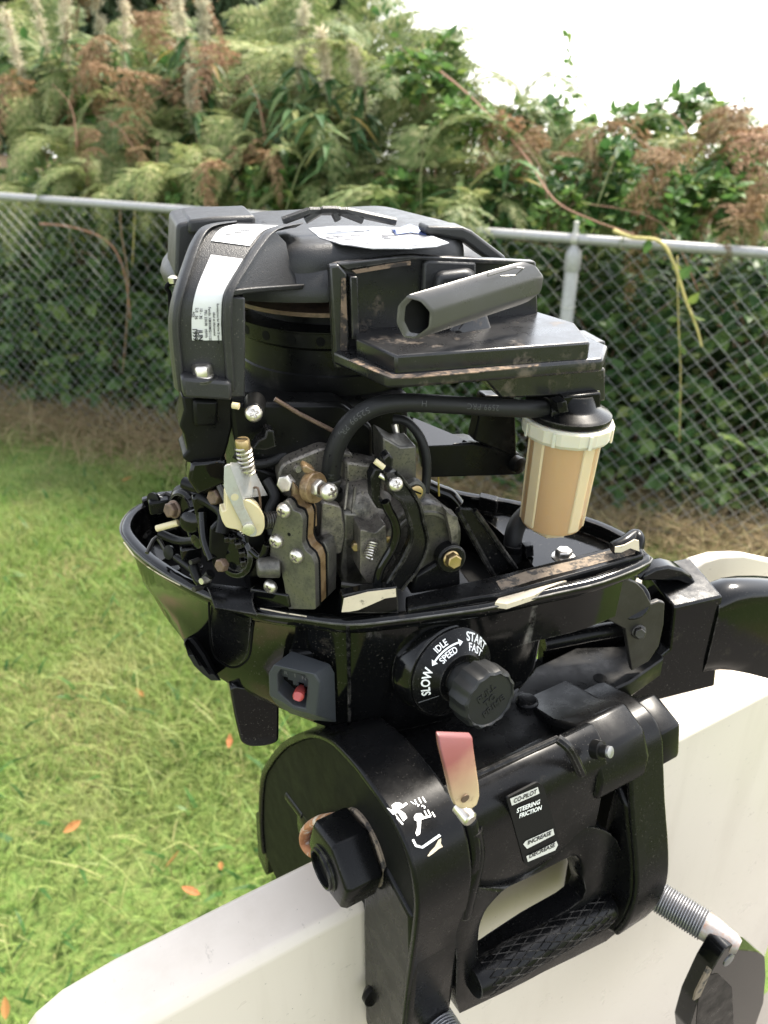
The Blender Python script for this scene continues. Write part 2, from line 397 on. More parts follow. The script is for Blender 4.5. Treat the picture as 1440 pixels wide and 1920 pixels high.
def lower_pan():
    global pan
    rings = [ring(inset(RIM, 9), -46), ring(inset(RIM, 8.5), -6), ring(inset(RIM, 7), -1), ring(inset(RIM, 3.5), 0), ring(inset(RIM, 1), -1), ring(RIM, -3.2), ring(inset(RIM, .3), -8), ring(inset(RIM, 2.2), -10.5)]
    wl = ring(WALL, -12); bt = ring(BOT, BW); md = mixr(wl, bt, .5); md = [((p[0] * .3 + q[0] * .7), (p[1] * .3 + q[1] * .7), r[2]) for p, q, r in zip(md, wl, md)]
    lo = mixr(wl, bt, .86); lo = [((p[0] * .55 + q[0] * .45), (p[1] * .55 + q[1] * .45), r[2]) for p, q, r in zip(lo, wl, lo)]
    rings += [wl, md, lo, bt, [(p[0] * .7 + 12, p[1] * .7 + 25, p[2] - 4) for p in bt]]
    mb = MB().loft(rings, cap0=True, cap1=True)
    pan = build('lower_pan', mb, GLOSS, motor, M, smooth=50)
    global PANT
    PANT = BVHTree.FromPolygons([Vector(v) for v in mb.v], mb.f)
    build('rim_edge', MB().tube(ring(RIM, -2.4) + ring(RIM, -2.4)[:1], .8, 6, cap=False), RIMM, pan, M)  # lighter tube: rim wear plus its gloss highlight put into the colour
    build('pan_floor', MB().prism([p[:2] for p in ring(inset(RIM, 9.6), -45)], 2, -45.8, -44.5), DARK, pan, M)  # dark sheet: the shade inside the pan put into its colour
lower_pan()
def pan_details():
    # front-left vertical corner rib, seams
    S = Frame(M.wld((-18, 8, 0)), -14, .90)
    # paint chips on the rim
    def chip(px, w, d=.5, name='paint_chip'):
        mb = MB().prism(M.W(w, px), 2, w, w + d); build(name, mb, CHIP, pan, M)
    mb = MB()
    mb.prism(M.V(-5, [(640, 1150), (642, 1117), (690, 1107), (744, 1103), (744, 1122), (720, 1124), (700, 1134), (672, 1146), (650, 1148)]), 1, -5, -4)
    # chipped tongue standing on the rim
    tong = build('rim_tongue', MB().prism(M.V(-4, [(640, 1150), (642, 1116), (690, 1106), (745, 1100), (748, 1150)]), 1, -4.2, 3), GLOSS, pan, M, bevel=.6)
    build('paint_chip', MB().prism(M.V(-4.6, [(641, 1148), (645, 1122), (668, 1116), (690, 1110), (742, 1104), (743, 1119), (722, 1122), (700, 1132), (672, 1144), (655, 1147)]), 1, -4.6, -4), CHIP, tong, M)
    jag = [(940, 1118), (928, 1133), (950, 1136), (975, 1128), (1005, 1118), (1020, 1108), (1048, 1096), (1062, 1092), (1040, 1092), (1012, 1097), (990, 1106), (960, 1112)]
    build('paint_chip', MB().prism(M.W(-1, jag), 2, -3.5, .3), CHIP, pan, M)
    # raised front flange plate with dust, right of the tongue
    fl = build('rim_flange', MB().prism(M.W(3, [(760, 1118), (870, 1092), (905, 1085), (1190, 1015), (1205, 1022), (1208, 1040), (1120, 1065), (935, 1115), (905, 1118), (765, 1142)]), 2, -6, 3.0), SATIN, pan, M, bevel=1.2)
    build('dust_film', MB().prism(M.W(3.2, [(930, 1090), (990, 1070), (1080, 1050), (1150, 1030), (1195, 1024), (1190, 1038), (1110, 1060), (1020, 1082), (940, 1106)]), 2, 3, 3.3), DUSTY, fl, M)
    hk = build('rim_hook', MB().tube(catmull([M.w(1148, 1028, 9), M.w(1170, 1018, 11), M.w(1190, 1004, 12), M.w(1196, 1012, 11), M.w(1194, 1028, 6)], 5), [4, 4.4, 4.6, 4.6, 4.6] + [4.8] * 20, 12), SATIN, pan, M)
    build('paint_chip', MB().prism(M.V(hk_v(1170, 1030) , [(1153, 1036), (1154, 1026), (1172, 1022), (1190, 1012), (1198, 1014), (1199, 1034), (1182, 1028), (1165, 1036)]), 1, hk_v(1170, 1030), hk_v(1170, 1030) + .8), CHIP, pan, M)
    # back edge lip pieces on the far rim
    build('rim_clip', MB().prism(M.W(5, [(900, 922), (935, 930), (932, 940), (898, 932)]), 2, -6, 5), SATIN, pan, M, bevel=1)
    build('rim_tab', MB().prism(M.V(186, [(268, 958), (266, 938), (300, 928), (332, 925), (334, 950)]), 1, 186, 192), GLOSS, pan, M, bevel=1)
    # black steel latch plate hooked over the rim (left)
    L = Frame(M.wld((-52, 30, 0)), -22, .90)
    build('latch_cover', patch([(1136, 396, 472), (1160, 396, 471), (1185, 397, 469), (1205, 399, 467), (1225, 404, 464), (1238, 414, 457), (1247, 430, 446)], .5), SATIN, pan, M, smooth=50)
    edge = [(392, 1130), (394, 1180), (396, 1208), (402, 1228), (414, 1241), (430, 1250), (446, 1250), (460, 1241), (468, 1228), (471, 1205), (474, 1165)]
    build('latch_groove', MB().tube(catmull([on_pan(*q, .15) for q in edge], 4), .75, 6), DARK, pan, M)
    hook = MB().loft([[L.v(384, 1092, 10), L.v(478, 1103, 10), L.v(478, 1105, 12), L.v(384, 1094, 12)],
                      [L.v(392, 1110, 0), L.v(474, 1125, 0), L.v(474, 1128, 3), L.v(392, 1113, 3)],
                      [L.v(398, 1128, -5), L.v(478, 1142, -5), L.v(478, 1144, -1), L.v(398, 1131, -1)],
                      [L.v(402, 1140, -8), L.v(484, 1153, -8), L.v(482, 1156, -4), L.v(402, 1143, -4)]])
    build('latch_hook', hook, SATIN, pan, L, bevel=.5)
    build('latch_block', MB().prism(L.V(6, [(468, 1104), (540, 1116), (545, 1140), (470, 1140)]), 1, 6, 12), GLOSS, pan, L, bevel=1)
    # rubber plug on the lower left
    build('rubber_plug', patch([(1196, 350, 360), (1206, 346, 369), (1228, 352, 384), (1248, 364, 395), (1264, 380, 405), (1276, 396, 415)], 2.6), RUBBER, pan, M, bevel=1.0, smooth=60)
    # moulded corner rib and small edge chips
    build('corner_rib', MB().tube([on_pan(652, 1172, .2), on_pan(654, 1240, .2), on_pan(655, 1300, .2), on_pan(655, 1352, .2)], 1.3, 8), GLOSS, pan, M)
    for q in ([(232, 1018), (250, 1042), (275, 1062), (300, 1078), (338, 1098)], [(488, 1142), (530, 1150), (575, 1157)]):
        build('edge_chip', MB().tube([on_pan(x, y - 1, .1) for x, y in q], .45, 6), CHIP, pan, M)
def hk_v(x, y): 
    p = M.w(x, y, 6); return p.y - 5.5
DUSTY = m_plain('sandy_dust', (.16, .125, .09), .95, .4, 220, spots=(160, .5, .85, (.02, .02, .02)), bumpy=.5)
pan_details()

# ---------------------------------------------------------------- shift lever housing
def shifter():
    S = Frame(M.wld((-14, 0, -60)), -8, .90)
    def rg(px, v): return [S.v(x, y, v) for x, y in px]
    of = rg([(503, 1262), (513, 1246), (590, 1264), (600, 1280), (593, 1342), (550, 1330), (528, 1316), (505, 1304)], -13)
    ob = rg([(520, 1242), (547, 1221), (618, 1245), (627, 1262), (630, 1354), (588, 1350), (545, 1338), (515, 1318)], 6)
    nf = rg([(521, 1264), (527, 1255), (571, 1266), (577, 1276), (573, 1329), (550, 1323), (535, 1309), (522, 1298)], -12.6)
    ce = sum(nf, Vector()) / 8; nb_ = [p.lerp(ce, .06) + Vector((0, 13, 0)) for p in nf]
    hs = build('shift_lever_housing', MB().loft([ob, [p.lerp(q, .94) for p, q in zip(ob, of)], of, nf, nb_], False, False), GREYP, motor, S, bevel=1.0, seg=3, smooth=40)
    build('housing_back', MB().prism([(p.x, p.z) for p in nb_], 1, -.5, 1), DARK, hs, S)
    # stepped gate plate in the cavity
    g = S.V(-4, [(524, 1253), (578, 1268), (578, 1288), (570, 1287), (570, 1281), (560, 1279), (560, 1286), (550, 1284), (549, 1276), (540, 1274), (540, 1270), (527, 1267)])
    build('gate_plate', MB().prism(g, 1, -4, 2), GREYP, hs, S)
    lev = MB().tube([S.v(568, 1290, 0), S.v(563, 1296, -8), S.v(559, 1306, -15), S.v(557, 1312, -16)], [3.2, 3.4, 3.6, 2.6], 14)
    build('shift_lever', lev, RED, hs, S, label='small faded red shift lever')
    t = MB(); A, B = S.v(536, 1262, -4.3), S.v(570, 1272, -4.3)
    for k, ch in enumerate('RIN'):
        p = A.lerp(B, k / 2); dx = (B - A).normalized()
        letter(t, ch, lambda x, y, p=p: p + dx * x + Vector((0, 0, 1)) * y, 4.0, .02)
    build('lettering', t, GREYINK, hs, S)
shifter()

# ---------------------------------------------------------------- idle / primer knob
KNOBM = m_black('black_knob_plastic', (.012, .0125, .013), .34, .48, .4, grain=.15, spec=.3)
def knob():
    ax = Vector((.243, -.961, .13)).normalized()
    c = M.v(838, 1252, -8) + ax * 5
    x, y, z = basis(ax)        # x to the right-ish, y up-ish
    if x.x < 0: x, y = -x, -y
    if y.z < 0: y = -y
    boss = build('knob_boss', MB().lathe([(36, -16), (34.5, -4), (32.5, 0)], c, ax, 40), GLOSS, motor, M, bevel=.8)
    es = build('speed_dial', MB().lathe([(31, -2), (31, 1.2), (30, 2.0), (17.5, 9.5), (16.5, 10.5), (12, 11), (11.5, 8)], c, ax, 64), SATIN, motor, M, smooth=30)
    def cone(r, ang):            # ang measured clockwise from dial top
        h = 2.0 + (30 - r) / 12.5 * 7.5 + .12
        return c + (x * math.sin(ang) + y * math.cos(ang)) * r + z * h
    t = MB()
    def arc_text(txt, r, a0, size, bold=.02, sp=1.0):
        letter(t, txt, lambda px, py: cone(r + py, a0 + px / r), size, bold, sp)
    arc_text('SLOW', 24.0, R(-80), 6.8, .025)
    arc_text('IDLE', 26.6, R(-22), 5.0)
    arc_text('SPEED', 20.4, R(-20), 5.0)
    arc_text('START', 26.2, R(44), 7.0, .025)
    arc_text('FAST', 20.6, R(44), 6.2, .025)
    # double arrow
    a0, a1 = R(-44), R(6); n = 16
    g = [[cone(23.1, a0 + (a1 - a0) * k / n), cone(24.1, a0 + (a1 - a0) * k / n)] for k in range(n + 1)]
    t.sheet(g)
    for a, s in ((a0, -1), (a1, 1)):
        t.add([cone(21.6, a), cone(25.6, a), cone(23.6, a + s * .14)], [(0, 1, 2)])
    build('dial_lettering', t, WHITE, es, M)
    def line(r0, r1, ang): return [cone(r0, ang), cone(r1, ang), cone(r1, ang + .025), cone(r0, ang + .025)]
    build('dial_line', MB().add(line(18, 30, R(-112)), [(0, 1, 2, 3)]), GREYINK, es, M)
    # shaft and fluted head
    build('knob_shaft', MB().lathe([(11.4, 8), (11.2, 24), (11, 30)], c, ax, 32), KNOBM, es, M)
    def flute(a, r, h): return 1 - .055 * (.5 + .5 * math.cos(a * 14)) ** .7 if r > 17 else 1
    kn = build('primer_knob', MB().lathe([(12, 22), (17.5, 22.5), (20.2, 24), (20.6, 27), (20.4, 37), (19.6, 39.5), (18.0, 40.4), (17.0, 40.0), (16.6, 39.4), (4, 39.3)], c, ax, 112, mod=flute), KNOBM, motor, M, smooth=30)
    t = MB(); f = c + z * 39.4
    ca, sa = math.cos(R(24)), math.sin(R(24)); tx = x * ca + y * sa; ty = y * ca - x * sa
    for k, s in enumerate(('PULL', 'TO', 'PRIME')):
        vs_, fs_ = text_mesh(s, 6.4, .12, 1.05)
        oy = 6.3 * (1 - k)
        top = [f + tx * v[0] + ty * (v[1] + oy) + z * .55 for v in vs_]
        base = [f + tx * v[0] * 1.02 + ty * (v[1] + oy) for v in vs_]
        t.add(top, fs_)
        # sides of the raised letters
        cnt = {}
        for q in fs_:
            for i in range(len(q)):
                e = (q[i], q[(i + 1) % len(q)]); cnt[e] = 1
        nb = len(top)
        t.add(top + base, [(a, b, b + nb, a + nb) for a, b in cnt if (b, a) not in cnt])
    build('raised_lettering', t, KNOBM, kn, M)
knob()

# ---------------------------------------------------------------- starter cover
cover = None
def starter_cover():
    global cover
    CU, CV = 42, 168
    def circ(r, w, sq=.84, n=72): return [(CU + r * math.cos(2 * math.pi * k / n), CV + r * math.sin(2 * math.pi * k / n) * sq, w) for k in range(n)]
    dome = MB().loft([circ(106, 172), circ(112, 172), circ(113, 176), circ(111, 181), circ(105, 188), circ(97, 193), circ(88, 196), circ(40, 197.5)], cap0=False)
    cover = build('starter_cover', dome, PLAST, motor, M, smooth=40)
    # bulging boss in front
    b = roundpoly([(-12, 112), (-9, 92), (6, 84), (58, 82), (100, 84), (112, 94), (118, 150), (100, 220), (-10, 220)], 14, 5)
    def sc(p, s, w): return [(52 + (x - 52) * s, 150 + (y - 150) * s, w) for x, y in p]
    bl = MB().loft([sc(b, 1.0, 174), sc(b, 1.0, 190), sc(b, .99, 195), sc(b, .965, 199.5), sc(b, .92, 202.3), sc(b, .86, 203.3)])
    boss = build('cover_bulge', bl, PLAST, cover, M, smooth=45)
    # torn label on the bulge top
    lb = M.W(203.6, [(578, 428), (620, 424), (700, 424), (770, 428), (795, 436), (835, 452), (842, 455), (820, 462), (770, 466), (700, 466), (640, 458), (600, 446)])
    build('torn_label', MB().prism(lb, 2, 203.2, 203.7), TORN, cover, M, label='torn white label on top of the starter cover')
    bl2 = M.W(204.3, [(735, 432), (768, 420), (795, 430), (800, 440), (770, 436), (742, 440)])
    build('label_flap', MB().prism(bl2, 2, 203.9, 204.4), BLUEINK, cover, M)
    t = MB()
    for k in range(26):
        x0 = rng.uniform(600, 800); y0 = rng.uniform(428, 460); L_ = rng.uniform(4, 26)
        t.prism(M.W(203.9, [(x0, y0), (x0 + L_, y0 + .5), (x0 + L_, y0 + 1.6), (x0, y0 + 1.0)]), 2, 203.75, 203.9)
    build('label_print', t, GREYINK, cover, M)
    # rear left block and top flange
    build('cover_rear_block', MB().prism(roundpoly(M.V(112, [(331, 420), (366, 412), (480, 408), (480, 520), (327, 520)]), 3), 1, 112, 160), PLAST, cover, M, bevel=2.5, seg=3)
    build('cover_rear_cap', MB().prism(M.V(110, [(352, 413), (400, 407), (480, 404), (480, 440), (352, 440)]), 1, 110, 150), PLAST, cover, M, bevel=2)
    # right shoulder
    rs = M.V(88, [(800, 424), (868, 425), (886, 433), (950, 482), (950, 510), (905, 480), (868, 452), (800, 440)])
    build('cover_right_shoulder', MB().prism(rs, 1, 88, 104), PLAST, cover, M, bevel=2, seg=3)
    # spider ribs of the recoil hub on top
    hub = M.v(612, 400, 120)
    for a, b_ in (((530, 414), (580, 396)), ((580, 396), (650, 396)), ((650, 396), (742, 416)), ((572, 413), (604, 394)), ((634, 413), (625, 395)), ((680, 413), (632, 394)), ((604, 394), (632, 394))):
        A, B = M.v(*a, 118), M.v(*b_, 118)
        build('hub_rib', MB().tube([A, B], 1.9, 6, sy=1.3), PLAST, cover, M)
    # front left leg: channel with two raised ribs and a foot
    left = [(341, 735, 58), (331, 640, 55), (331, 590, 54), (340, 545, 56), (358, 490, 66), (376, 444, 78), (396, 424, 88), (440, 416, 104)]
    right = [(430, 735, 52), (424, 640, 50), (423, 590, 49), (428, 548, 50), (455, 502, 60), (484, 458, 74), (512, 430, 86), (560, 419, 102)]
    Lp = catmull([M.v(*p) for p in left], 4); Rp = catmull([M.v(*p) for p in right], 4)
    g = []
    for a, b_ in zip(Lp, Rp):
        row = []
        for t_ in (0, .5, 1): row.append(a.lerp(b_, t_) + Vector((0, 4, -1)))
        g.append(row)
    bk = [[p + Vector((0, 26, -6)) for p in row] for row in g]
    m = MB()
    rings = [[r[0], r[1], r[2], q[2], q[1], q[0]] for r, q in zip(g, bk)]
    m.loft(rings)
    leg = build('cover_leg', m, PLAST, cover, M, smooth=40)
    for P, s in ((Lp, 1), (Rp, -1)):
        rr = [[p + Vector((-1.4 - .8 * s, 0, 0)) + Vector((s * .5, 0, 0)), p + Vector((2.6 - .8 * s, -.6, 0)), p + Vector((3.2 - .8 * s, 5, 0)), p + Vector((3.2 - .8 * s, 22, -6)), p + Vector((-2 - .8 * s, 24, -6)), p + Vector((-2 - .8 * s, 4, 0))] for p in P]
        build('leg_rib', MB().loft(rr), PLAST, cover, M, bevel=1.0, smooth=40)
    # foot with its bolt
    f0 = M.V(52, [(338, 704), (432, 712), (434, 748), (343, 742)])
    build('leg_foot', MB().prism(f0, 1, 48, 92), PLAST, cover, M, bevel=2)
    p = M.v(381, 709, 56)
    build('washer', MB().lathe([(8.5, -1), (8.5, .6), (5, 1.2)], p, (0, 0, 1), 28), PLAST2, cover, M)
    bolt(cover, M, p + Vector((0, 0, 1.2)), (0, 0, 1), 10, 7, STEEL, 6.2)
    # inner face of the leg beside the opening, and the small ledge
    build('leg_web', MB().prism(M.V(54, [(428, 556), (460, 558), (460, 745), (430, 745)]), 1, 54, 84), PLAST, cover, M, bevel=1)
    build('cover_ledge', MB().loft([[M.v(428, 556, 50), M.v(430, 544, 50), M.v(432, 542, 56), M.v(432, 556, 56)], [M.v(480, 548, 58), M.v(480, 539, 58), M.v(482, 537, 64), M.v(482, 548, 64)], [M.v(566, 542, 78), M.v(570, 533, 78), M.v(572, 532, 84), M.v(572, 542, 84)]]), PLAST, cover, M, bevel=.6)
    sf = [M.v(512, 430, 86), M.v(484, 460, 76), M.v(455, 505, 62), M.v(430, 546, 53), M.v(470, 545, 62), M.v(566, 540, 83), M.v(545, 500, 88), M.v(536, 455, 92)]
    build('cover_flank', MB().loft([sf, [p + Vector((0, 30, 0)) for p in sf]]), PLAST, cover, M, smooth=30)
    # label strip down the leg
    def strip(a, b_, s0, s1, off, n=18):
        gg = []
        N = len(Lp) - 1
        for i in range(n + 1):
            t_ = (a + (b_ - a) * i / n) * N; k = min(int(t_), N - 1); fr = t_ - k
            l = Lp[k].lerp(Lp[k + 1], fr) + Vector((0, 4, -1)); r = Rp[k].lerp(Rp[k + 1], fr) + Vector((0, 4, -1))
            row = []
            for s in (s0, .5 * (s0 + s1), s1): row.append(l.lerp(r, s) + Vector((-.25, -.9, .45)).normalized() * off)
            gg.append(row)
        return gg
    lab = build('paper_label', MB().sheet(strip(.145, .62, .33, .93, .5)), LABELW, cover, M, label='white printed certificate label dated JUN 1999')
    build('upper_label', MB().sheet(strip(.70, .93, .22, .9, .6)), LABELW, cover, M)
    def at(s, t_):      # point on the strip: s across, t along
        return strip(t_, t_ + .0001, s, s + .0001, .75, 1)[0][0]
    t = MB()
    def put(txt, s, tt, size, bold=.02):
        # text runs down the strip
        e = 1e-3
        vs_, fs_ = text_mesh(txt, size, bold * size, 1.0)
        p0 = at(s, tt); dn = (at(s, tt - .05) - p0).normalized(); ac = (at(s + .1, tt) - p0).normalized()
        t.add([p0 + dn * v[0] + ac * v[1] + Vector((-.2, -.4, .1)) for v in vs_], fs_)
    put('JUN', .505, .165, 3.6, .03); put('1999', .40, .17, 3.6, .03)
    put('PEL: 220.00   g/kWh', .63, .225, 1.9); put('Family: XM4XM0211120', .71, .225, 1.9); put('Regulations for Marine SI engines', .88, .225, 1.7)
    put('idled at idle/neutral', .80, .225, 1.7); put('10 - 30', .52, .29, 2.1); put('2.0   56', .43, .29, 2.1); put('ADJ', .37, .285, 1.8)
    build('label_print', t, INK, cover, M)
    t = MB()
    for k in range(16):
        s = rng.uniform(.3, .75); tt = rng.uniform(.74, .92)
        p0 = at(s, tt); ac = (at(s + .1, tt) - p0).normalized(); dn = (at(s, tt - .05) - p0).normalized()
        L_ = rng.uniform(2, 7); h = rng.choice([.5, .5, .6, 1.6]); o_ = Vector((-.1, -.3, .2))
        t.add([p0 + o_, p0 + ac * L_ + o_, p0 + ac * L_ + dn * h + o_, p0 + dn * h + o_], [(0, 1, 2, 3)])
    build('label_print', t, GREYINK, cover, M)
    # left side wiring clip
    for px, r in (((322, 600), 6), ((324, 560), 5), ((330, 622), 6)):
        p = M.v(*px, 100); build('stop_switch', MB().lathe([(r, 0), (r, 12), (r * .7, 14)], p + Vector((14, 0, 0)), (-1, 0, 0), 20), RUBBER, cover, M)
    build('clip_bracket', MB().tube(catmull([M.v(336, 528, 96), M.v(318, 532, 95), M.v(312, 540, 95), M.v(318, 552, 95), M.v(320, 600, 96)], 4), 1.3, 8), DARK, cover, M)
    build('clip_screw', MB().lathe([(3, 0), (3, 3), (1.5, 4)], M.v(326, 530, 95), (0, 0, 1), 12), STEEL, cover, M)
starter_cover()

# ---------------------------------------------------------------- flywheel seen through the opening
def flywheel():
    c = Vector((44, 158, 0))
    fw = build('flywheel', MB().lathe([(66, 106), (71, 107), (71, 120), (70, 121), (70, 137), (72, 138.5), (73, 139.5), (73, 148.5), (74.5, 149.2), (74.5, 150), (60, 151), (60, 160)], c, (0, 0, 1), 72), DEEP, motor, M, smooth=30)
    build('rusty_ring', MB().lathe([(74, 160), (76, 160), (76, 162.6), (50, 162.6), (50, 160)], c, (0, 0, 1), 72), RUSTB, fw, M)
    for k in range(-8, 4):
        a = R(-90 + k * 15 - 8); d = Vector((math.cos(a), math.sin(a), 0))
        build('flywheel_hole', MB().lathe([(3.0, -2), (3.0, .25), (1, .25)], c + d * 72.9 + Vector((0, 0, 144)), d, 16), DARK, fw, M)
    build('hub_shaft', MB().lathe([(30, 60), (30, 200)], c, (0, 0, 1), 32), DEEP, fw, M)
flywheel()

# ---------------------------------------------------------------- air intake bracket, tray and horn
def intake():
    tr_o = M.W(139, [(627, 683), (724, 727), (762, 727), (1128, 697)]) 
    base = tr_o + [(176, 22), (170, 75), (22, 84)]
    tray = build('intake_tray', MB().prism(base, 2, 138.5, 147), PLAST2, motor, M, bevel=2.2, seg=3)
    w2 = 157.0
    st = M.W(w2, [(667, 634), (742, 667), (1107, 641)])
    st = st + [(162, 40), (150, 76), (36, 80)]
    step = build('tray_step', MB().prism(st, 2, 146, w2), PLAST2, tray, M, bevel=1.3)
    # dried mud on the ledge
    build('mud_film', MB().prism(M.W(147.3, [(652, 676), (668, 672), (738, 703), (770, 702), (905, 690), (1010, 682), (1010, 686), (900, 698), (780, 708), (735, 710)]), 2, 147.0, 147.5), DIRT, tray, M)
    # upright wall
    wv = 66.0
    wl = M.V(wv, [(627, 684), (619, 500), (636, 494), (745, 482), (778, 479), (860, 484), (1006, 491), (1010, 612), (1000, 650)])
    wall = build('intake_wall', MB().prism(wl, 1, wv, wv + 7), PLAST2, motor, M, bevel=1.2)
    # raised border of the wall: left flange and top flange
    build('wall_flange', MB().prism(M.V(wv - 4, [(628, 690), (617, 499), (634, 495), (650, 512), (655, 636), (652, 672), (640, 690)]), 1, wv - 5, wv + 2), PLAST2, wall, M, bevel=1.2)
    build('wall_flange', MB().prism(M.V(wv - 4, [(634, 495), (745, 481), (772, 479), (1004, 490), (1004, 500), (775, 488), (650, 507)]), 1, wv - 4, wv + 2), PLAST2, wall, M, bevel=.8)
    build('mud_film', MB().prism(M.V(wv - 5.4, [(640, 520), (648, 522), (651, 600), (650, 672), (640, 684), (638, 640)]), 1, wv - 5.5, wv - 5), DIRT, wall, M)
    build('mud_film', MB().prism(M.V(wv - 4.4, [(660, 507), (745, 492), (770, 489), (770, 497), (740, 501), (668, 513)]), 1, wv - 4.5, wv - 4.1), DIRT, wall, M)
    build('wall_rib', MB().prism(M.V(wv - 3, [(653, 516), (667, 516), (671, 633), (657, 633)]), 1, wv - 7, wv), PLAST2, wall, M, bevel=.6)
    build('wall_panel', MB().prism(M.V(wv - 2, [(790, 540), (792, 492), (800, 486), (890, 490), (890, 640), (790, 640)]), 1, wv - 5, wv), PLAST, wall, M, bevel=1.5)
    build('horn_elbow', MB().loft([[M.v(812, 560, 52), M.v(822, 512, 52), M.v(880, 505, 52), M.v(900, 540, 52)], [M.v(806, 580, 66), M.v(812, 507, 66), M.v(890, 498, 66), M.v(910, 560, 66)]]), PLAST, wall, M, bevel=4, seg=4)
    build('gusset', MB().loft([[M.v(835, 628, 50), M.v(858, 618, 42), M.v(892, 640, 40), M.v(860, 645, 45)], [M.v(880, 560, 50), M.v(905, 560, 50), M.v(930, 640, 44), M.v(890, 645, 50)]]), PLAST2, wall, M, bevel=1)
    # the horn: a seven-sided tube
    v0, v1 = 8.0, 34.0
    e0 = [(742, 583), (757, 556), (783, 553), (806, 570), (811, 604), (795, 630), (766, 636), (748, 616)]
    c0 = M.v(777, 596, v0); c1 = M.v(984, 531, v1); axd = (c1 - c0).normalized()
    sec = [M.v(*q, v0) for q in [(745, 572), (764, 552), (792, 560), (812, 583), (809, 616), (780, 637), (756, 634), (742, 606)]]
    sec = [c0 + (q - c0) - axd * ((q - c0).dot(axd)) * .0 for q in sec]
    far = [c1 + (q - c0) * 1.0 for q in sec]
    # smooth corners
    def soft(s, r=1.5, n=2):
        out = []; N = len(s)
        for i in range(N):
            a, b, c = s[i - 1], s[i], s[(i + 1) % N]
            p0 = b + (a - b).normalized() * r; p1 = b + (c - b).normalized() * r
            for k in range(n + 1):
                t = k / n; out.append(p0 * (1 - t) ** 2 + b * 2 * t * (1 - t) + p1 * t * t)
        return out
    s0, s1 = soft(sec), soft(far)
    inn = [c0 + (q - c0) * .80 for q in s0]; inn2 = [c0 + (q - c0) * .72 + axd * 40 for q in s0]
    rings = [inn2, [p + axd * 2 for p in inn], [p - axd * .3 for p in [c0 + (q - c0) * .86 for q in s0]], [c0 + (q - c0) * .96 for q in s0], [p + axd * 1.2 for p in s0]]
    L = (c1 - c0).length
    for t in (.25, .5, .75, .95): rings.append([a.lerp(b, t) for a, b in zip(s0, s1)])
    rings += [[c1 + (q - c1) * .97 + axd * 1.5 for q in s1], [c1 + (q - c1) * .86 + axd * 3.4 for q in s1], [c1 + (q - c1) * .6 + axd * 4.2 for q in s1]]
    horn = build('intake_horn', MB().loft(rings), HORNM, motor, M, smooth=28, label='grey-black seven-sided plastic intake horn with an open end')
    # moulded arrow on the horn top
    tr = MB()
    def ht(x, y): return M.v(x, y, 21)
    for a, b in (((910, 520), (965, 504)), ((965, 504), (978, 505)), ((978, 505), (962, 519)), ((962, 519), (935, 520)), ((910, 520), (912, 514))):
        tr.tube([ht(*a) + Vector((0, -2.4, 1.2)), ht(*b) + Vector((0, -2.4, 1.2))], .35, 6)
    build('moulded_arrow', tr, HORNM, horn, M)
    build('horn_bore', MB().loft([[c0 + (q - c0) * .79 + axd * 3 for q in s0], [c0 + (q - c0) * .68 + axd * 34 for q in s0]], False, True), DARK, horn, M)  # dark lining: the shade inside the horn put into its colour
    # hanging block under the tray on the right
    hb = build('tray_bracket', MB().prism(M.V(34, [(905, 706), (1136, 690), (1136, 752), (1085, 758), (1060, 742), (940, 748)]), 1, 34, 74), PLAST2, tray, M, bevel=1.5)
    build('tray_end_block', MB().prism(M.V(44, [(1105, 640), (1136, 640), (1137, 700), (1105, 700)]), 1, 44, 70), PLAST2, tray, M, bevel=1.2)
    build('tray_post', MB().cyl(Vector((150, 52, 100)), Vector((150, 52, 140)), 9, 16), DARK, tray, M)
intake()

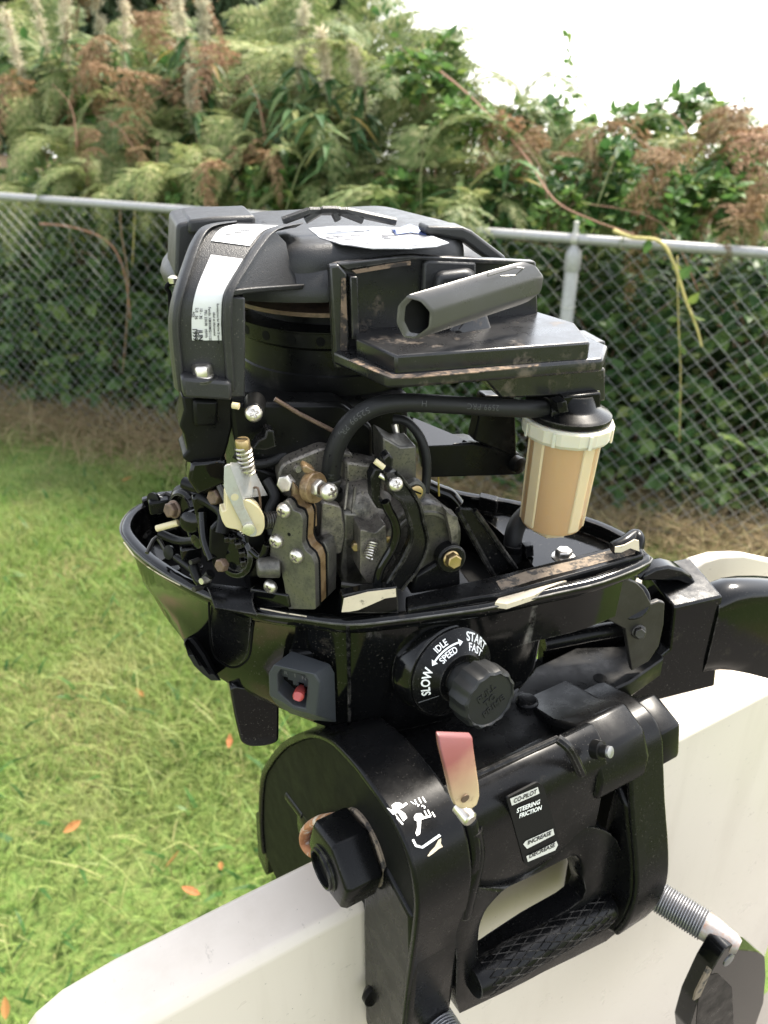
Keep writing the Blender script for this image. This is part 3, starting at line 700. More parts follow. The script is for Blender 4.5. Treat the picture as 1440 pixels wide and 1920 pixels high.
# ---------------------------------------------------------------- fuel filter
def fuel_filter():
    c = M.v(1045, 905, 40); c.z = 0
    cx = c
    zt = M.v(1062, 800, 40).z; zb = M.v(1032, 980, 40).z
    # lean the cup a little like the photograph
    ax = (M.v(1066, 790, 40) - M.v(1033, 985, 40)).normalized()
    b = M.v(1033, 978, 40); L = (M.v(1060, 815, 40) - b).length
    def octa(a, r, h): return 1.0 + .028 * (1 if math.cos(a * 8) > 0 else -1)
    cup = build('fuel_filter_cup', MB().lathe([(17, -1.0), (20.2, 0), (21.2, 2), (22.6, L), (22.8, L + 6)], b, ax, 40), CUP, motor, M, smooth=45, label='amber stained plastic fuel filter cup')
    x, y, z = basis(ax)
    vd = M.c - b; RB0 = math.atan2(vd.dot(y), vd.dot(x)) + R(47)
    for k in (0, 1, 2, 4, 5, 6):
        a = 2 * math.pi * k / 8 + RB0; d = x * math.cos(a) + y * math.sin(a); e = z.cross(d)
        p0, p1 = b + d * 21.0 + z * 2, b + d * 22.5 + z * (L + 1)
        wd = 5.2
        mb = MB().loft([[p0 - e * wd - d * 2, p0 - e * wd * .8 + d * .7, p0 + e * wd * .8 + d * .7, p0 + e * wd - d * 2], [p1 - e * wd - d * 2, p1 - e * wd * .8 + d * .9, p1 + e * wd * .8 + d * .9, p1 + e * wd - d * 2]])
        build('cup_rib', mb, CUPW, cup, M, bevel=.5)  # paler than the cup: light on its side facets put into the colour
    build('filter_drain', MB().lathe([(10, -7.5), (12.5, -7), (13, 0)], b, ax, 6, .4), CUPW, cup, M, bevel=.6)
    t = b + ax * (L)
    nut = build('filter_ring_nut', MB().lathe([(23.5, -1), (27.5, .5), (29.4, 3), (29.8, 11), (28.5, 12.4), (20, 12.6)], t, ax, 16, .15), RINGW, motor, M, smooth=20, label='milky white octagonal ring nut on the filter')
    for k in range(8):
        a = 2 * math.pi * k / 8; d = x * math.cos(a) + y * math.sin(a); e = z.cross(d)
        p = t + d * 28.8 + z * 1.5
        nb = MB().loft([[p - e * 1, p + e * 1, p + e * 1 + d * 1.2, p - e * 1 + d * 1.2], [p - e * 1 + z * 9, p + e + z * 9, p + e + d * 1.2 + z * 9, p - e + d * 1.2 + z * 9]])
        build('ring_rib', nb, RINGW, nut, M)
    cap = build('filter_cap', MB().lathe([(22, 12), (26.6, 12.8), (27.2, 14), (27, 16.5), (25, 18), (19, 20.5), (17, 22), (14, 30)], t, ax, 40), SATIN, motor, M)
    # nipple block and cable tie on the hose end
    p = M.v(1080, 760, 32)
    build('cap_nipple', MB().prism(M.V(30, [(1052, 742), (1124, 734), (1124, 762), (1056, 768)]), 1, 28, 46), SATIN, cap, M, bevel=1)
    tie = build('tie_head', MB().prism(M.V(24, [(1038, 752), (1056, 747), (1061, 768), (1042, 772)]), 1, 20, 30), SATIN, cap, M, bevel=.6)
    build('tie_slot', MB().prism(M.V(19.6, [(1044, 756), (1053, 753), (1056, 763), (1046, 767)]), 1, 19.7, 21), DARK, tie, M)
    build('cable_tie', MB().lathe([(8.2, -2.5), (8.4, -2), (8.4, 2), (8.2, 2.5)], M.v(1030, 768, 36), (1, 0, 0), 24), SATIN, cap, M)
    build('cap_screw', MB().lathe([(2.6, 0), (2.6, 4), (1.4, 4.6)], M.v(1116, 742, 36), (0, 0, 1), 12), STEEL, cap, M)
    # elbow hose below
    h = MB().tube(catmull([M.v(990, 960, 62), M.v(972, 980, 60), M.v(962, 1010, 56), M.v(962, 1050, 54)], 6), 6.6, 16)
    build('elbow_hose', h, RUBBER, motor, M)
    hc = build('elbow_clamp', MB().lathe([(7.6, -3), (7.8, -2.6), (7.8, 2.6), (7.6, 3)], M.v(965, 1026, 54), (0, .1, 1), 20), SATIN, motor, M)
    build('clamp_head', MB().prism(M.V(46, [(982, 1022), (998, 1020), (999, 1040), (984, 1043)]), 1, 44, 50), SATIN, hc, M, bevel=.5)
fuel_filter()

HOSEINK = m_plain('worn_hose_print', (.04, .04, .04), .6, .2)
# ---------------------------------------------------------------- fuel hose with its printing
def hose():
    pts = [M.v(621, 930, 40), M.v(621, 880, 40), M.v(633, 830, 39), M.v(662, 788, 37), M.v(706, 762, 34), M.v(760, 755, 32), M.v(830, 758, 31), M.v(910, 763, 32), M.v(980, 766, 34), M.v(1050, 766, 38)]
    path = catmull(pts, 6)
    r = [5.7 + .25 * math.sin(i * .13) for i in range(len(path))]
    h = build('fuel_hose', MB().tube(path, r, 20), RUBBER, motor, M, smooth=80)
    # raised print following the hose
    cum = [0]
    for a, b in zip(path, path[1:]): cum.append(cum[-1] + (b - a).length)
    camL = M.loc(CAMP)
    def on(s, off):
        k = max(i for i in range(len(cum) - 1) if cum[i] <= s) if s > 0 else 0
        f = (s - cum[k]) / (cum[k + 1] - cum[k]); p = path[k].lerp(path[k + 1], f); d = (path[k + 1] - path[k]).normalized()
        n0 = (camL - p); n0 = (n0 - d * n0.dot(d)).normalized(); sd_ = d.cross(n0)
        a = off / 5.9
        return p + (n0 * math.cos(a) + sd_ * math.sin(a)) * 5.98
    t = MB()
    for s, txt in ((16, 'H'), (54, '52599 PRJ'), (96, 'H'), (134, '2599 PRC')):
        letter(t, txt, lambda x, y, s=s: on(s - x, y), 5.0, -.004, 1.1)
    build('hose_print', t, HOSEINK, h, M)['kind'] = 'stuff'
hose()
# ---------------------------------------------------------------- engine block behind the carburettor
def block():
    b = build('engine_block', MB().box(-42, 72, 82, 165, -44, 108), DEEP, motor, M, bevel=6, seg=3)
    build('crankcase_cover', MB().prism(roundpoly(M.V(62, [(430, 756), (640, 756), (700, 800), (700, 900), (520, 900), (470, 880), (440, 830)]), 4), 1, 62, 84), DEEP, b, M, bevel=3)
    br = M.V(64, [(340, 742), (436, 742), (436, 800), (428, 835), (418, 868), (372, 872), (352, 868), (341, 858), (352, 845), (345, 815), (336, 800), (345, 770)])
    build('coil_bracket', MB().prism(br, 1, 64, 92), DEEP, b, M, bevel=1.5)
    build('bracket_boss', MB().prism(M.V(60, [(362, 750), (410, 752), (408, 800), (364, 800)]), 1, 60, 66), DEEP, b, M, bevel=2)
    build('lower_bracket', MB().prism(M.V(60, [(360, 868), (425, 862), (430, 905), (372, 930), (352, 900)]), 1, 60, 80), GLOSS, b, M, bevel=2)
    # mounting boss with big pan-head screw
    p = M.v(476, 775, 44)
    build('screw_boss', MB().cyl(p + Vector((4, 18, 0)), p, 6.5, 20, 5.6), DEEP, b, M, bevel=1)
    screw(b, M, p, M.c - p + Vector((30, 0, -20)), 5.0, .3)
    build('nipple', MB().cyl(M.v(436, 760, 50), M.v(448, 762, 48), 1.9, 10), CREAM, b, M)
    build('cable_clip', MB().prism(M.V(44, [(474, 843), (485, 826), (497, 820), (500, 806), (514, 808), (519, 838), (496, 845)]), 1, 44, 54), SATIN, b, M, bevel=.8)
    build('throttle_rod', MB().tube([M.v(515, 748, 60), M.v(560, 775, 58), M.v(625, 808, 52)], 1.4, 8), RUSTB, b, M)
    build('manifold_flange', MB().prism(roundpoly(M.V(52, [(521, 890), (530, 870), (604, 840), (662, 850), (664, 940), (548, 940), (524, 925)]), 3), 1, 52, 66), CAST, b, M, bevel=1.5)
    build('manifold_stud', MB().cyl(M.v(560, 880, 50), M.v(540, 872, 62), 2.2, 12), STEEL, b, M)
    # right-hand bracketry under the tray
    rb = build('side_arm', MB().prism(M.V(74, [(796, 835), (886, 831), (975, 850), (972, 891), (806, 896)]), 1, 74, 92), DEEP, motor, M, bevel=1.2)
    build('arm_gusset', MB().prism(M.V(72, [(908, 742), (966, 742), (970, 862), (946, 850), (888, 826)]), 1, 72, 84), DEEP, rb, M, bevel=1.5)
    build('arm_top_plate', MB().sheet([[M.v(768, 780, 96), M.v(885, 829, 86)], [M.v(796, 836, 73), M.v(884, 832, 75)]]), GLOSS, rb, M)
    build('arm_bolt', MB().lathe([(6, 0), (6, 6), (4, 7)], M.v(965, 868, 72), (.3, -1, 0), 20), DEEP, rb, M)
    build('drain_pipe', MB().tube(catmull([M.v(800, 912, 96), M.v(822, 922, 94), M.v(842, 930, 92), M.v(856, 946, 90)], 5), 6.0, 14), GLOSS, motor, M)
    build('yellow_wire', MB().tube([M.v(822, 892, 80), M.v(823, 930, 78)], .7, 6), m_plain('yellow_insulation', (.4, .3, .05), .5), motor, M)
    sb = build('slanted_bracket', MB().prism(M.V(26, [(857, 960), (866, 954), (886, 956), (966, 1066), (926, 1082)]), 1, 27, 30), SATIN, motor, M, bevel=.8)
    for a, c in (((858, 958), (926, 1080)), ((890, 957), (967, 1066))):
        build('bracket_rib', MB().tube([M.v(*a, 25), M.v(*c, 25)], 1.9, 8), SATIN, sb, M)
    build('pan_shelf', MB().prism(M.W(-8, [(1000, 1075), (1120, 1030), (1150, 1040), (1150, 1060), (1010, 1100)]), 2, -20, -8), DARK, pan, M, bevel=2)
    p = M.w(1056, 1044, -6)
    bolt(pan, M, p, (0, 0, 1), 10.5, 6, STEEL, 8.5, ph=.1)
    # oily floor deck in the pan
    build('pan_deck', MB().box(-30, 110, 12, 90, -46, -30), DEEP, pan, M, bevel=2)
block()

# ---------------------------------------------------------------- carburettor
carb = None
def carburettor():
    global carb
    c = M.v(792, 1020, 18); ax = Vector((.06, -1, .06)).normalized()
    body = MB().lathe([(17, 60), (26, 58), (27, 10), (27.5, 2), (26.5, 0), (20.5, -.3), (19.6, .4), (19, 3), (17.5, 8), (16.5, 48), (.1, 48)][::-1], c, -ax, 56)
    carb = build('carburettor', body, CAST, motor, M, smooth=40)
    build('choke_plate', MB().lathe([(16.4, 0), (16.4, .8)], c - ax * 30, ax, 32), DARK, carb, M)
    build('barrel_shoulder', MB().tube(catmull([M.v(640, 935, 52), M.v(672, 945, 46), M.v(700, 975, 46), M.v(718, 1000, 46)], 5), [15] * 4 + [17] * 4 + [19] * 4 + [19] * 10, 28), CAST, carb, M, smooth=70)
    build('flange_lug', MB().prism(roundpoly(M.V(14, [(676, 992), (704, 1000), (724, 982), (728, 1090), (690, 1094), (675, 1074)]), 2), 1, 14, 34), CAST, carb, M, bevel=1.2)
    build('float_bowl', MB().prism(M.V(30, [(640, 958), (695, 960), (695, 1100), (642, 1100)]), 1, 30, 70), CAST2, carb, M, bevel=3)
    build('bowl_side', MB().prism(roundpoly(M.V(26, [(604, 940), (640, 950), (648, 1000), (640, 1040), (600, 1035)]), 3), 1, 26, 50), CAST, carb, M, bevel=3)
    build('top_block', MB().prism(M.V(34, [(718, 819), (752, 838), (781, 836), (781, 910), (722, 910)]), 1, 34, 56), CAST2, carb, M, bevel=1.2)
    build('top_plate', MB().prism(M.W(58, [(650, 848), (700, 835), (735, 850), (735, 868), (700, 880), (672, 872)]), 2, 54, 58), PLATE, carb, M, bevel=.8)
    build('plate_nut', MB().lathe([(4.4, 0), (4.4, 3), (2, 3.5)], M.w(699, 836, 59), (0, 0, 1), 6), BRASS, carb, M)
    build('riser', MB().prism(M.V(46, [(648, 865), (690, 870), (722, 878), (722, 960), (648, 950)]), 1, 46, 70), CAST, carb, M, bevel=2)
    ear = build('mount_ear', MB().prism(roundpoly(M.V(13, [(836, 957), (846, 966), (860, 970), (862, 1060), (846, 1076), (848, 1010)]), 2), 1, 14, 24), CAST, carb, M, bevel=1.2)
    lug = build('bolt_lug', MB().lathe([(9.5, -6), (9.5, 2), (8.5, 3)], M.v(845, 1046, 12), (0, -1, .1), 28), SATIN, carb, M)
    bolt(carb, M, M.v(846, 1048, 8), (.05, -1, .15), 9, 6, BRASS, 5.6)
    build('lug_foot', MB().prism(M.V(13, [(822, 1055), (862, 1050), (864, 1100), (770, 1115), (780, 1080)]), 1, 13, 30), SATIN, carb, M, bevel=1.5)
    r = build('throttle_boss', MB().lathe([(7, 6), (6.8, 0), (5, -.4), (4.6, 1)][::-1], M.v(779, 922, 22), (0, 1, -.1), 28), CAST2, carb, M)
    build('brass_plug', MB().lathe([(4.4, 0), (4.4, 1.6), (3.4, 2)], M.v(779, 922, 22), (0, -1, .1), 20), BRASS, carb, M)
    q = M.v(779, 922, 19.9); build('plug_slot', MB().tube([q + Vector((-3.6, 0, 2)), q + Vector((3.6, 0, -2))], .55, 6), DARK, carb, M)
    # choke lever: broad curved black arm with raised edges
    Lf = [(720, 884), (724, 902), (732, 922), (750, 936), (760, 958), (768, 985), (768, 1012), (752, 1048), (734, 1075), (720, 1100)]
    Rt = [(742, 884), (760, 904), (776, 926), (788, 948), (794, 978), (802, 1016), (794, 1046), (778, 1074), (764, 1090), (752, 1106)]
    a = catmull([M.v(x, y, 3) for x, y in Lf], 3); b = catmull([M.v(x, y, 6) for x, y in Rt], 3)
    mb = MB().loft([[p, p.lerp(q, .12) + Vector((0, -2, 0)), q, q + Vector((0, 4, 0)), p + Vector((0, 5, 0))] for p, q in zip(a, b)])
    lev = build('choke_lever', mb, SATIN, motor, M, smooth=35, label='broad curved black choke lever')
    for P, off in ((a, -2.0), (b, -.8)):
        build('lever_edge', MB().tube([p + Vector((0, off, 0)) for p in P], 1.0, 6), SATIN, lev, M)
    w2 = [(722, 940), (728, 956), (738, 974), (743, 998), (736, 1026), (722, 1050), (712, 1070), (705, 1100)]
    build('link_arm', MB().tube(catmull([M.v(x, y, 4) for x, y in w2], 4), 2.9, 12), GLOSS, lev, M)
    fk = M.V(6, [(694, 895), (702, 878), (718, 878), (720, 892), (714, 900), (712, 935), (722, 942), (722, 955), (706, 952), (697, 935)])
    build('lever_fork', MB().prism(fk, 1, 5, 14), SATIN, lev, M, bevel=.8)
    screw(lev, M, M.v(742, 908, -1), Vector((-.1, -1, .45)), 4.2, .2)
    build('lever_pin', MB().cyl(M.v(703, 864, 6), M.v(720, 877, 4), 1.7, 10), CREAM, lev, M)
    build('lever_pin', MB().cyl(M.v(712, 890, 6), M.v(736, 904, 2), 1.8, 10), STEEL, lev, M)
    build('pin_clip', MB().prism(M.V(10, [(716, 858), (728, 848), (736, 858), (734, 880), (722, 884)]), 1, 8, 16), SATIN, lev, M, bevel=.8)
    build('vent_hose', MB().tube(catmull([M.v(738, 786, 60), M.v(762, 790, 56), M.v(785, 815, 52), M.v(798, 850, 48), M.v(800, 890, 46), M.v(796, 925, 44)], 5), 3.0, 12), RUBBER, motor, M)
    build('hose_barb', MB().tube([M.v(740, 795, 60), M.v(744, 815, 58)], [2.4, 2.0], 10), STEEL, carb, M)
    build('bore_lip', MB().lathe([(19.6, 0), (20.4, 1.0), (22.2, 1.0), (23, 0)], c + ax * .2, ax, 48), CAST2, carb, M)
    for a in (40, 160, 215, 330): build('flange_stud', MB().lathe([(2.4, 0), (2.4, 1.6), (1.2, 2)], c + Vector((math.cos(R(a)) * 24.6, 0, math.sin(R(a)) * 24.6)) + ax * .5, ax, 6), BRASS, carb, M)
    for k in range(4): build('cast_rib', MB().tube([M.v(652 + k * 14, 905 + k * 8, 36), M.v(646 + k * 14, 955 + k * 8, 31)], 1.0, 6), CAST, carb, M)
    build('jet_screw', MB().lathe([(3.2, 0), (3.2, 5), (2.4, 5.6)], M.v(668, 1020, 26), (-.3, -1, .1), 6), BRASS, carb, M)
    build('idle_spring', MB().helix(M.v(700, 1018, 13), M.v(690, 1046, 8), 2.8, 6, .55), STEEL, carb, M)
    build('hose_clip', MB().lathe([(6.4, -1.6), (6.7, -1.2), (6.7, 1.2), (6.4, 1.6)], M.v(621, 900, 40), (0, 0, 1), 24), PLATE, carb, M)
    # hose nipple into the carb
    build('hose_collar', MB().lathe([(7.2, 0), (7.6, 2), (7.2, 6)], M.v(621, 930, 40) + Vector((0, 0, -2)), (0, 0, 1), 24), DEEP, carb, M)
carburettor()

# ---------------------------------------------------------------- fuel pump sandwich on the left
def pump():
    P = Frame(M.wld(M.v(596, 1142, 4)), -28, .90)
    o = [(535, 938), (545, 946), (549, 957), (563, 962), (568, 976), (566, 1018), (572, 1032), (584, 1042), (590, 1058), (592, 1143), (540, 1142), (532, 1092), (524, 1060), (506, 1044), (508, 1004), (518, 972), (522, 948)]
    pts = roundpoly(P.V(0, o), 1.4, 3)
    pl = build('fuel_pump', MB().prism(pts, 1, 0, 4.5), CAST2, motor, P, bevel=1.3, seg=3, label='grey cast fuel pump plate held by pan-head screws')
    def grow(s, d): 
        cx = sum(p[0] for p in s) / len(s); cy = sum(p[1] for p in s) / len(s)
        return [(cx + (x - cx) * d, cy + (y - cy) * d) for x, y in s]
    build('gasket', MB().prism(grow(pts, 1.02), 1, 4.5, 6), DARK, pl, P)
    build('amber_layer', MB().prism(grow(pts, .99), 1, 6, 12.5), AMBER, pl, P, bevel=.5)
    build('gasket', MB().prism(grow(pts, 1.01), 1, 12.5, 14), DARK, pl, P)
    rear = roundpoly(P.V(0, [(560, 1036), (584, 1036), (592, 1058), (592, 1143), (535, 1143), (520, 1060)]), 2, 3)
    build('rear_plate', MB().prism(rear, 1, 14, 24), CAST2, pl, P, bevel=1.2)
    nrm = Vector((0, -1, 0))
    for x, y in ((532, 957), (518, 1015), (556, 1043), (507, 1100)):
        screw(pl, P, P.v(x, y, -.5), nrm, 4.6, rng.uniform(0, 1.5))
    build('pin_hole', MB().lathe([(1.1, 0), (1.1, .2)], P.v(542, 1002, -.05), nrm, 10), DARK, pl, P)
    a, b = P.v(524, 1062, 2), P.v(486, 1064, -6)
    build('inlet_boss', MB().tube([a, a.lerp(b, .5), b, b + (b - a).normalized() * 1.5], [7, 6.6, 6.2, 4.5], 20, sy=1.0), CAST2, pl, P, bevel=.8)
    # amber retaining clip with nut and screw above
    c = M.v(582, 912, 22)
    ax = Vector((.55, -.8, .12)).normalized()
    cl = build('amber_clip', MB().lathe([(5.4, 5), (9.2, 5), (9.4, 0), (8.6, -1), (5.4, -1)], c, ax, 32), AMBER, motor, M, bevel=.6)
    build('clip_tab', MB().prism(M.V(22, [(566, 874), (572, 870), (590, 880), (588, 890), (568, 884)]), 1, 20, 28), AMBER, cl, M, bevel=.8)
    build('clip_stem', MB().prism(M.V(26, [(550, 905), (572, 930), (592, 945), (594, 985), (578, 985), (560, 955), (548, 935)]), 1, 24, 30), AMBER, cl, M, bevel=1)
    bolt(cl, M, c - ax * 0 + ax * 4.5, ax, 9.5, 4.5, STEEL, name='nut')
    build('adjust_shaft', MB().cyl(c + ax * 6, c + ax * 15, 2.6, 14), RUSTB, cl, M)
    e = M.v(606, 924, 10)
    screw(cl, M, c + ax * 14.5 + Vector((0, 0, -.8)), ax + Vector((-.15, -.3, .2)), 5.4, .15)
    # second clamp nut behind
    bolt(cl, M, M.v(540, 905, 40), Vector((-.5, -.6, .2)), 10, 5, STEEL, name='nut')
pump()

# ---------------------------------------------------------------- throttle bracket with spring screw
def throttle_bracket():
    v0 = 20
    A = roundpoly(M.V(v0, [(421, 874), (431, 870), (455, 936), (458, 950), (482, 996), (480, 1005), (470, 1007), (462, 1000), (426, 928), (420, 914)]), 1.2)
    br = build('throttle_bracket', MB().prism(A, 1, v0, v0 + 1.3), ZINC, motor, M, bevel=.3, label='bent silver throttle bracket with adjusting spring')
    top = [[M.v(431, 870, v0), M.v(455, 936, v0)], [M.v(432, 867, v0 + 1), M.v(458, 931, v0 + 1)], [M.v(470, 868, v0 + 15), M.v(500, 926, v0 + 15)]]
    tp = MB().sheet(top); tp.sheet([[p + Vector((.4, .3, -1.2)) for p in r] for r in top])
    build('bracket_top', tp, ZINC, br, M)
    B = M.V(v0 + 12, [(470, 868), (500, 926), (486, 930), (476, 905)])
    cr = M.V(v0 + 1.5, [(424, 925), (424, 958), (416, 958), (415, 974), (424, 990), (446, 994), (460, 1003), (472, 1008), (490, 1004), (497, 990), (496, 968), (486, 952), (470, 940), (456, 936), (440, 928)])
    build('cream_lever', MB().prism(roundpoly(cr, 2), 1, v0 + 1.6, v0 + 11), CREAM, br, M, bevel=1.2, seg=3)
    build('pivot_pin', MB().lathe([(3.6, 0), (3.6, 1.4), (2.5, 1.6)], M.v(466, 991, v0), (-.1, -1, .1), 20), STEEL, br, M)
    build('rivet_hole', MB().lathe([(2.2, 0), (2.2, .3)], M.v(440, 932, v0), (0, -1, 0), 14), CREAM, br, M)
    s0, s1 = M.v(464, 886, v0 + 8), M.v(456, 838, v0 + 8)
    sc_ = build('adjusting_screw', MB().cyl(s0, s1, 2.3, 12), STEEL, br, M)
    d = (s1 - s0).normalized()
    build('screw_cap', MB().lathe([(3.7, -1), (4.1, -.6), (4.1, 4), (3.6, 4.8)], s1, d, 24), BRASS, br, M)
    q = s1 + d * 4.85; build('screw_slot', MB().tube([q + Vector((-3, 1.5, 0)), q + Vector((3, -1.5, 0))], .5, 6), DARK, br, M)
    build('adjusting_spring', MB().helix(s0, s1, 4.2, 6, .7), STEEL, br, M)
    build('return_spring', MB().helix(M.v(496, 976, v0 + 8), M.v(526, 974, v0 + 10), 4.6, 7, .75), PLATE, br, M)
    build('spring_wire', MB().tube(catmull([M.v(474, 915, v0 + 9), M.v(483, 915, v0 + 7), M.v(487, 930, v0 + 6), M.v(489, 955, v0 + 7)], 4), .7, 6), RUSTB, br, M)
throttle_bracket()

# ---------------------------------------------------------------- linkage cluster in the left of the pan
def linkage():
    d = Vector((-.75, -.62, .25)).normalized()
    def disc(name, px, v, prof, mat, n=36, dd=d, parent=None): return build(name, MB().lathe(prof, M.v(*px, v), dd, n), mat, parent or motor, M, smooth=40)
    w1 = disc('magneto_pulley', (340, 952), 96, [(9, -18), (15, -17), (15, -13), (12, -12), (12, -9), (15, -8), (15, -4), (12, -3), (12, 0), (10, 2), (8.5, 2), (8, -3)], GLOSS)
    bolt(w1, M, M.v(326, 955, 90), d, 9, 5, RUSTB, 6)
    build('cream_pin', MB().cyl(M.v(334, 980, 86), M.v(294, 991, 92), 2.2, 12), CREAM, w1, M)
    disc('round_knob', (362, 975), 84, [(8, -8), (8.4, 0), (7, 5), (3, 7)], GLOSS, dd=Vector((-.5, -.8, .2)), parent=w1)
    w2 = disc('cam_wheel', (436, 1040), 46, [(6, -26), (13, -25), (13.6, -19), (11, -18), (11, -15), (14.5, -14), (14.8, -9), (12, -8), (12, -6), (15, -5), (15.2, -1), (12, 0), (11, -2), (5, -2)], GLOSS)
    bolt(w2, M, M.v(421, 1058, 36), d, 7.5, 5, RUSTB, name='bolt')
    bolt(w2, M, M.v(410, 930, 64), d, 9, 6, RUSTB, name='bolt')
    for k in range(5):
        a = k * .55 - .4; p = M.v(436, 1040, 46) + Vector((.45, -.5, 0)) * (12 * math.sin(a)) + Vector((0, 0, 12 * math.cos(a)))
        build('wheel_tooth', MB().box(p.x - 2, p.x + 2, p.y - 3, p.y + 3, p.z - 2, p.z + 2), GLOSS, w2, M, bevel=.6)
    arms = [([(372, 930, 74), (400, 945, 66), (420, 965, 56), (415, 1000, 50)], 4.2), ([(395, 1075, 46), (376, 1092, 50), (362, 1060, 60)], 3.2), ([(300, 1000, 105), (340, 1015, 92), (388, 1010, 72)], 3.0),
            ([(345, 905, 84), (380, 915, 74), (404, 905, 66)], 4.0), ([(330, 1045, 92), (360, 1068, 74), (388, 1095, 54)], 2.6), ([(470, 1030, 36), (490, 1045, 30), (500, 1020, 28)], 2.4), ([(380, 960, 70), (384, 1010, 62), (398, 1050, 52)], 3.4)]
    for pts, r in arms:
        build('linkage_arm', MB().tube(catmull([M.v(*p) for p in pts], 4), r, 10), rng.choice([GLOSS, DEEP, SATIN]), motor, M)
    for px, v, r in (((392, 1085), 46, 3.4), ((378, 1100), 48, 3.0), ((372, 1050), 60, 2.6)):
        build('linkage_pin', MB().cyl(M.v(*px, v), M.v(*px, v) + d * 7, r * .7, 10, r * .6), rng.choice([STEEL, PLATE]), motor, M)
    build('linkage_plate', MB().prism(M.V(70, [(360, 935), (398, 925), (412, 955), (405, 1000), (372, 990)]), 1, 70, 76), GLOSS, motor, M, bevel=1)
    build('linkage_plate', MB().prism(M.V(40, [(400, 1010), (418, 992), (446, 1002), (448, 1030), (470, 1060), (466, 1098), (408, 1090), (398, 1050)]), 1, 52, 56), DEEP, motor, M, bevel=1)
    build('linkage_plate', MB().prism(M.V(34, [(462, 1010), (500, 1000), (510, 1040), (505, 1090), (470, 1095)]), 1, 40, 60), DEEP, motor, M, bevel=2)
linkage()
def clutter():
    r = random.Random(21)
    d = Vector((-.7, -.65, .25)).normalized()
    for k in range(16):
        px, py = r.uniform(290, 470), r.uniform(925, 1085); v = 40 + (470 - px) * .33 + r.uniform(0, 14)
        p = M.v(px, py, v); rad = r.uniform(3, 7)
        kind = k % 4
        if kind == 0: build('linkage_washer', MB().lathe([(rad * .5, 0), (rad, .2), (rad, 2), (rad * .5, 2.4)], p, d + Vector((r.uniform(-.4, .4), 0, r.uniform(-.3, .3))), 20), r.choice([GLOSS, PLATE, DEEP]), motor, M)
        elif kind == 1: build('linkage_link', MB().tube(catmull([p, p + Vector((r.uniform(-14, 14), r.uniform(-8, 8), r.uniform(-10, 10))), p + Vector((r.uniform(-24, 24), r.uniform(-10, 10), r.uniform(-18, 6)))], 4), r.uniform(1.2, 2.4), 8), r.choice([GLOSS, PLATE, GLOSS]), motor, M)
        elif kind == 2: build('linkage_block', MB().box(p.x - rad, p.x + rad, p.y - 4, p.y + 4, p.z - rad * .7, p.z + rad * .7), r.choice([GLOSS, DEEP]), motor, M, bevel=1.2)
        else: build('linkage_spring', MB().helix(p, p + Vector((r.uniform(-6, 6), r.uniform(-4, 4), r.uniform(8, 14))), 3.0, 6, .6), r.choice([PLATE, STEEL]), motor, M)
    # grit and paint flakes lying on the castings
    mb = MB()
    for k in range(420):
        px, py = r.choice([(r.uniform(540, 720), r.uniform(850, 900)), (r.uniform(600, 720), r.uniform(900, 1000)), (r.uniform(560, 660), r.uniform(950, 1100)), (r.uniform(480, 640), r.uniform(820, 880))])
        p = M.v(px, py, r.uniform(26, 50)); s = r.uniform(.3, .9)
        q = [p + Vector((r.uniform(-1, 1), r.uniform(-1, 1), r.uniform(-1, 1))) * s for _ in range(4)]; mb.add(q, [(0, 1, 2), (0, 2, 3), (0, 3, 1), (1, 2, 3)])
    build('grit', mb, DARK, carb, M, smooth=0)['kind'] = 'stuff'
    # extra castings that close the gaps round the carburettor
    build('carb_arm', MB().prism(roundpoly(M.V(36, [(640, 1000), (676, 1006), (676, 1100), (648, 1108), (634, 1060)]), 2), 1, 30, 44), CAST2, carb, M, bevel=1.5)
    build('intake_neck', MB().cyl(M.v(585, 905, 60), M.v(650, 940, 52), 13, 20), CAST, carb, M)
    build('linkage_rod', MB().tube(catmull([M.v(640, 1095, 20), M.v(690, 1100, 14), M.v(740, 1092, 10)], 4), 2.2, 8), PLATE, carb, M)
    build('fuel_line', MB().tube(catmull([M.v(500, 900, 58), M.v(515, 930, 50), M.v(505, 960, 44), M.v(512, 1000, 40)], 5), 3.2, 10), RUBBER, motor, M)
    build('ignition_lead', MB().tube(catmull([M.v(440, 850, 62), M.v(480, 870, 58), M.v(520, 860, 62), M.v(560, 830, 70)], 5), 3.0, 10), RUBBER, motor, M)
    build('heat_shield', MB().prism(M.V(58, [(425, 880), (470, 872), (520, 890), (524, 960), (500, 1010), (440, 1000), (420, 940)]), 1, 58, 66), DEEP, motor, M, bevel=2)
clutter()

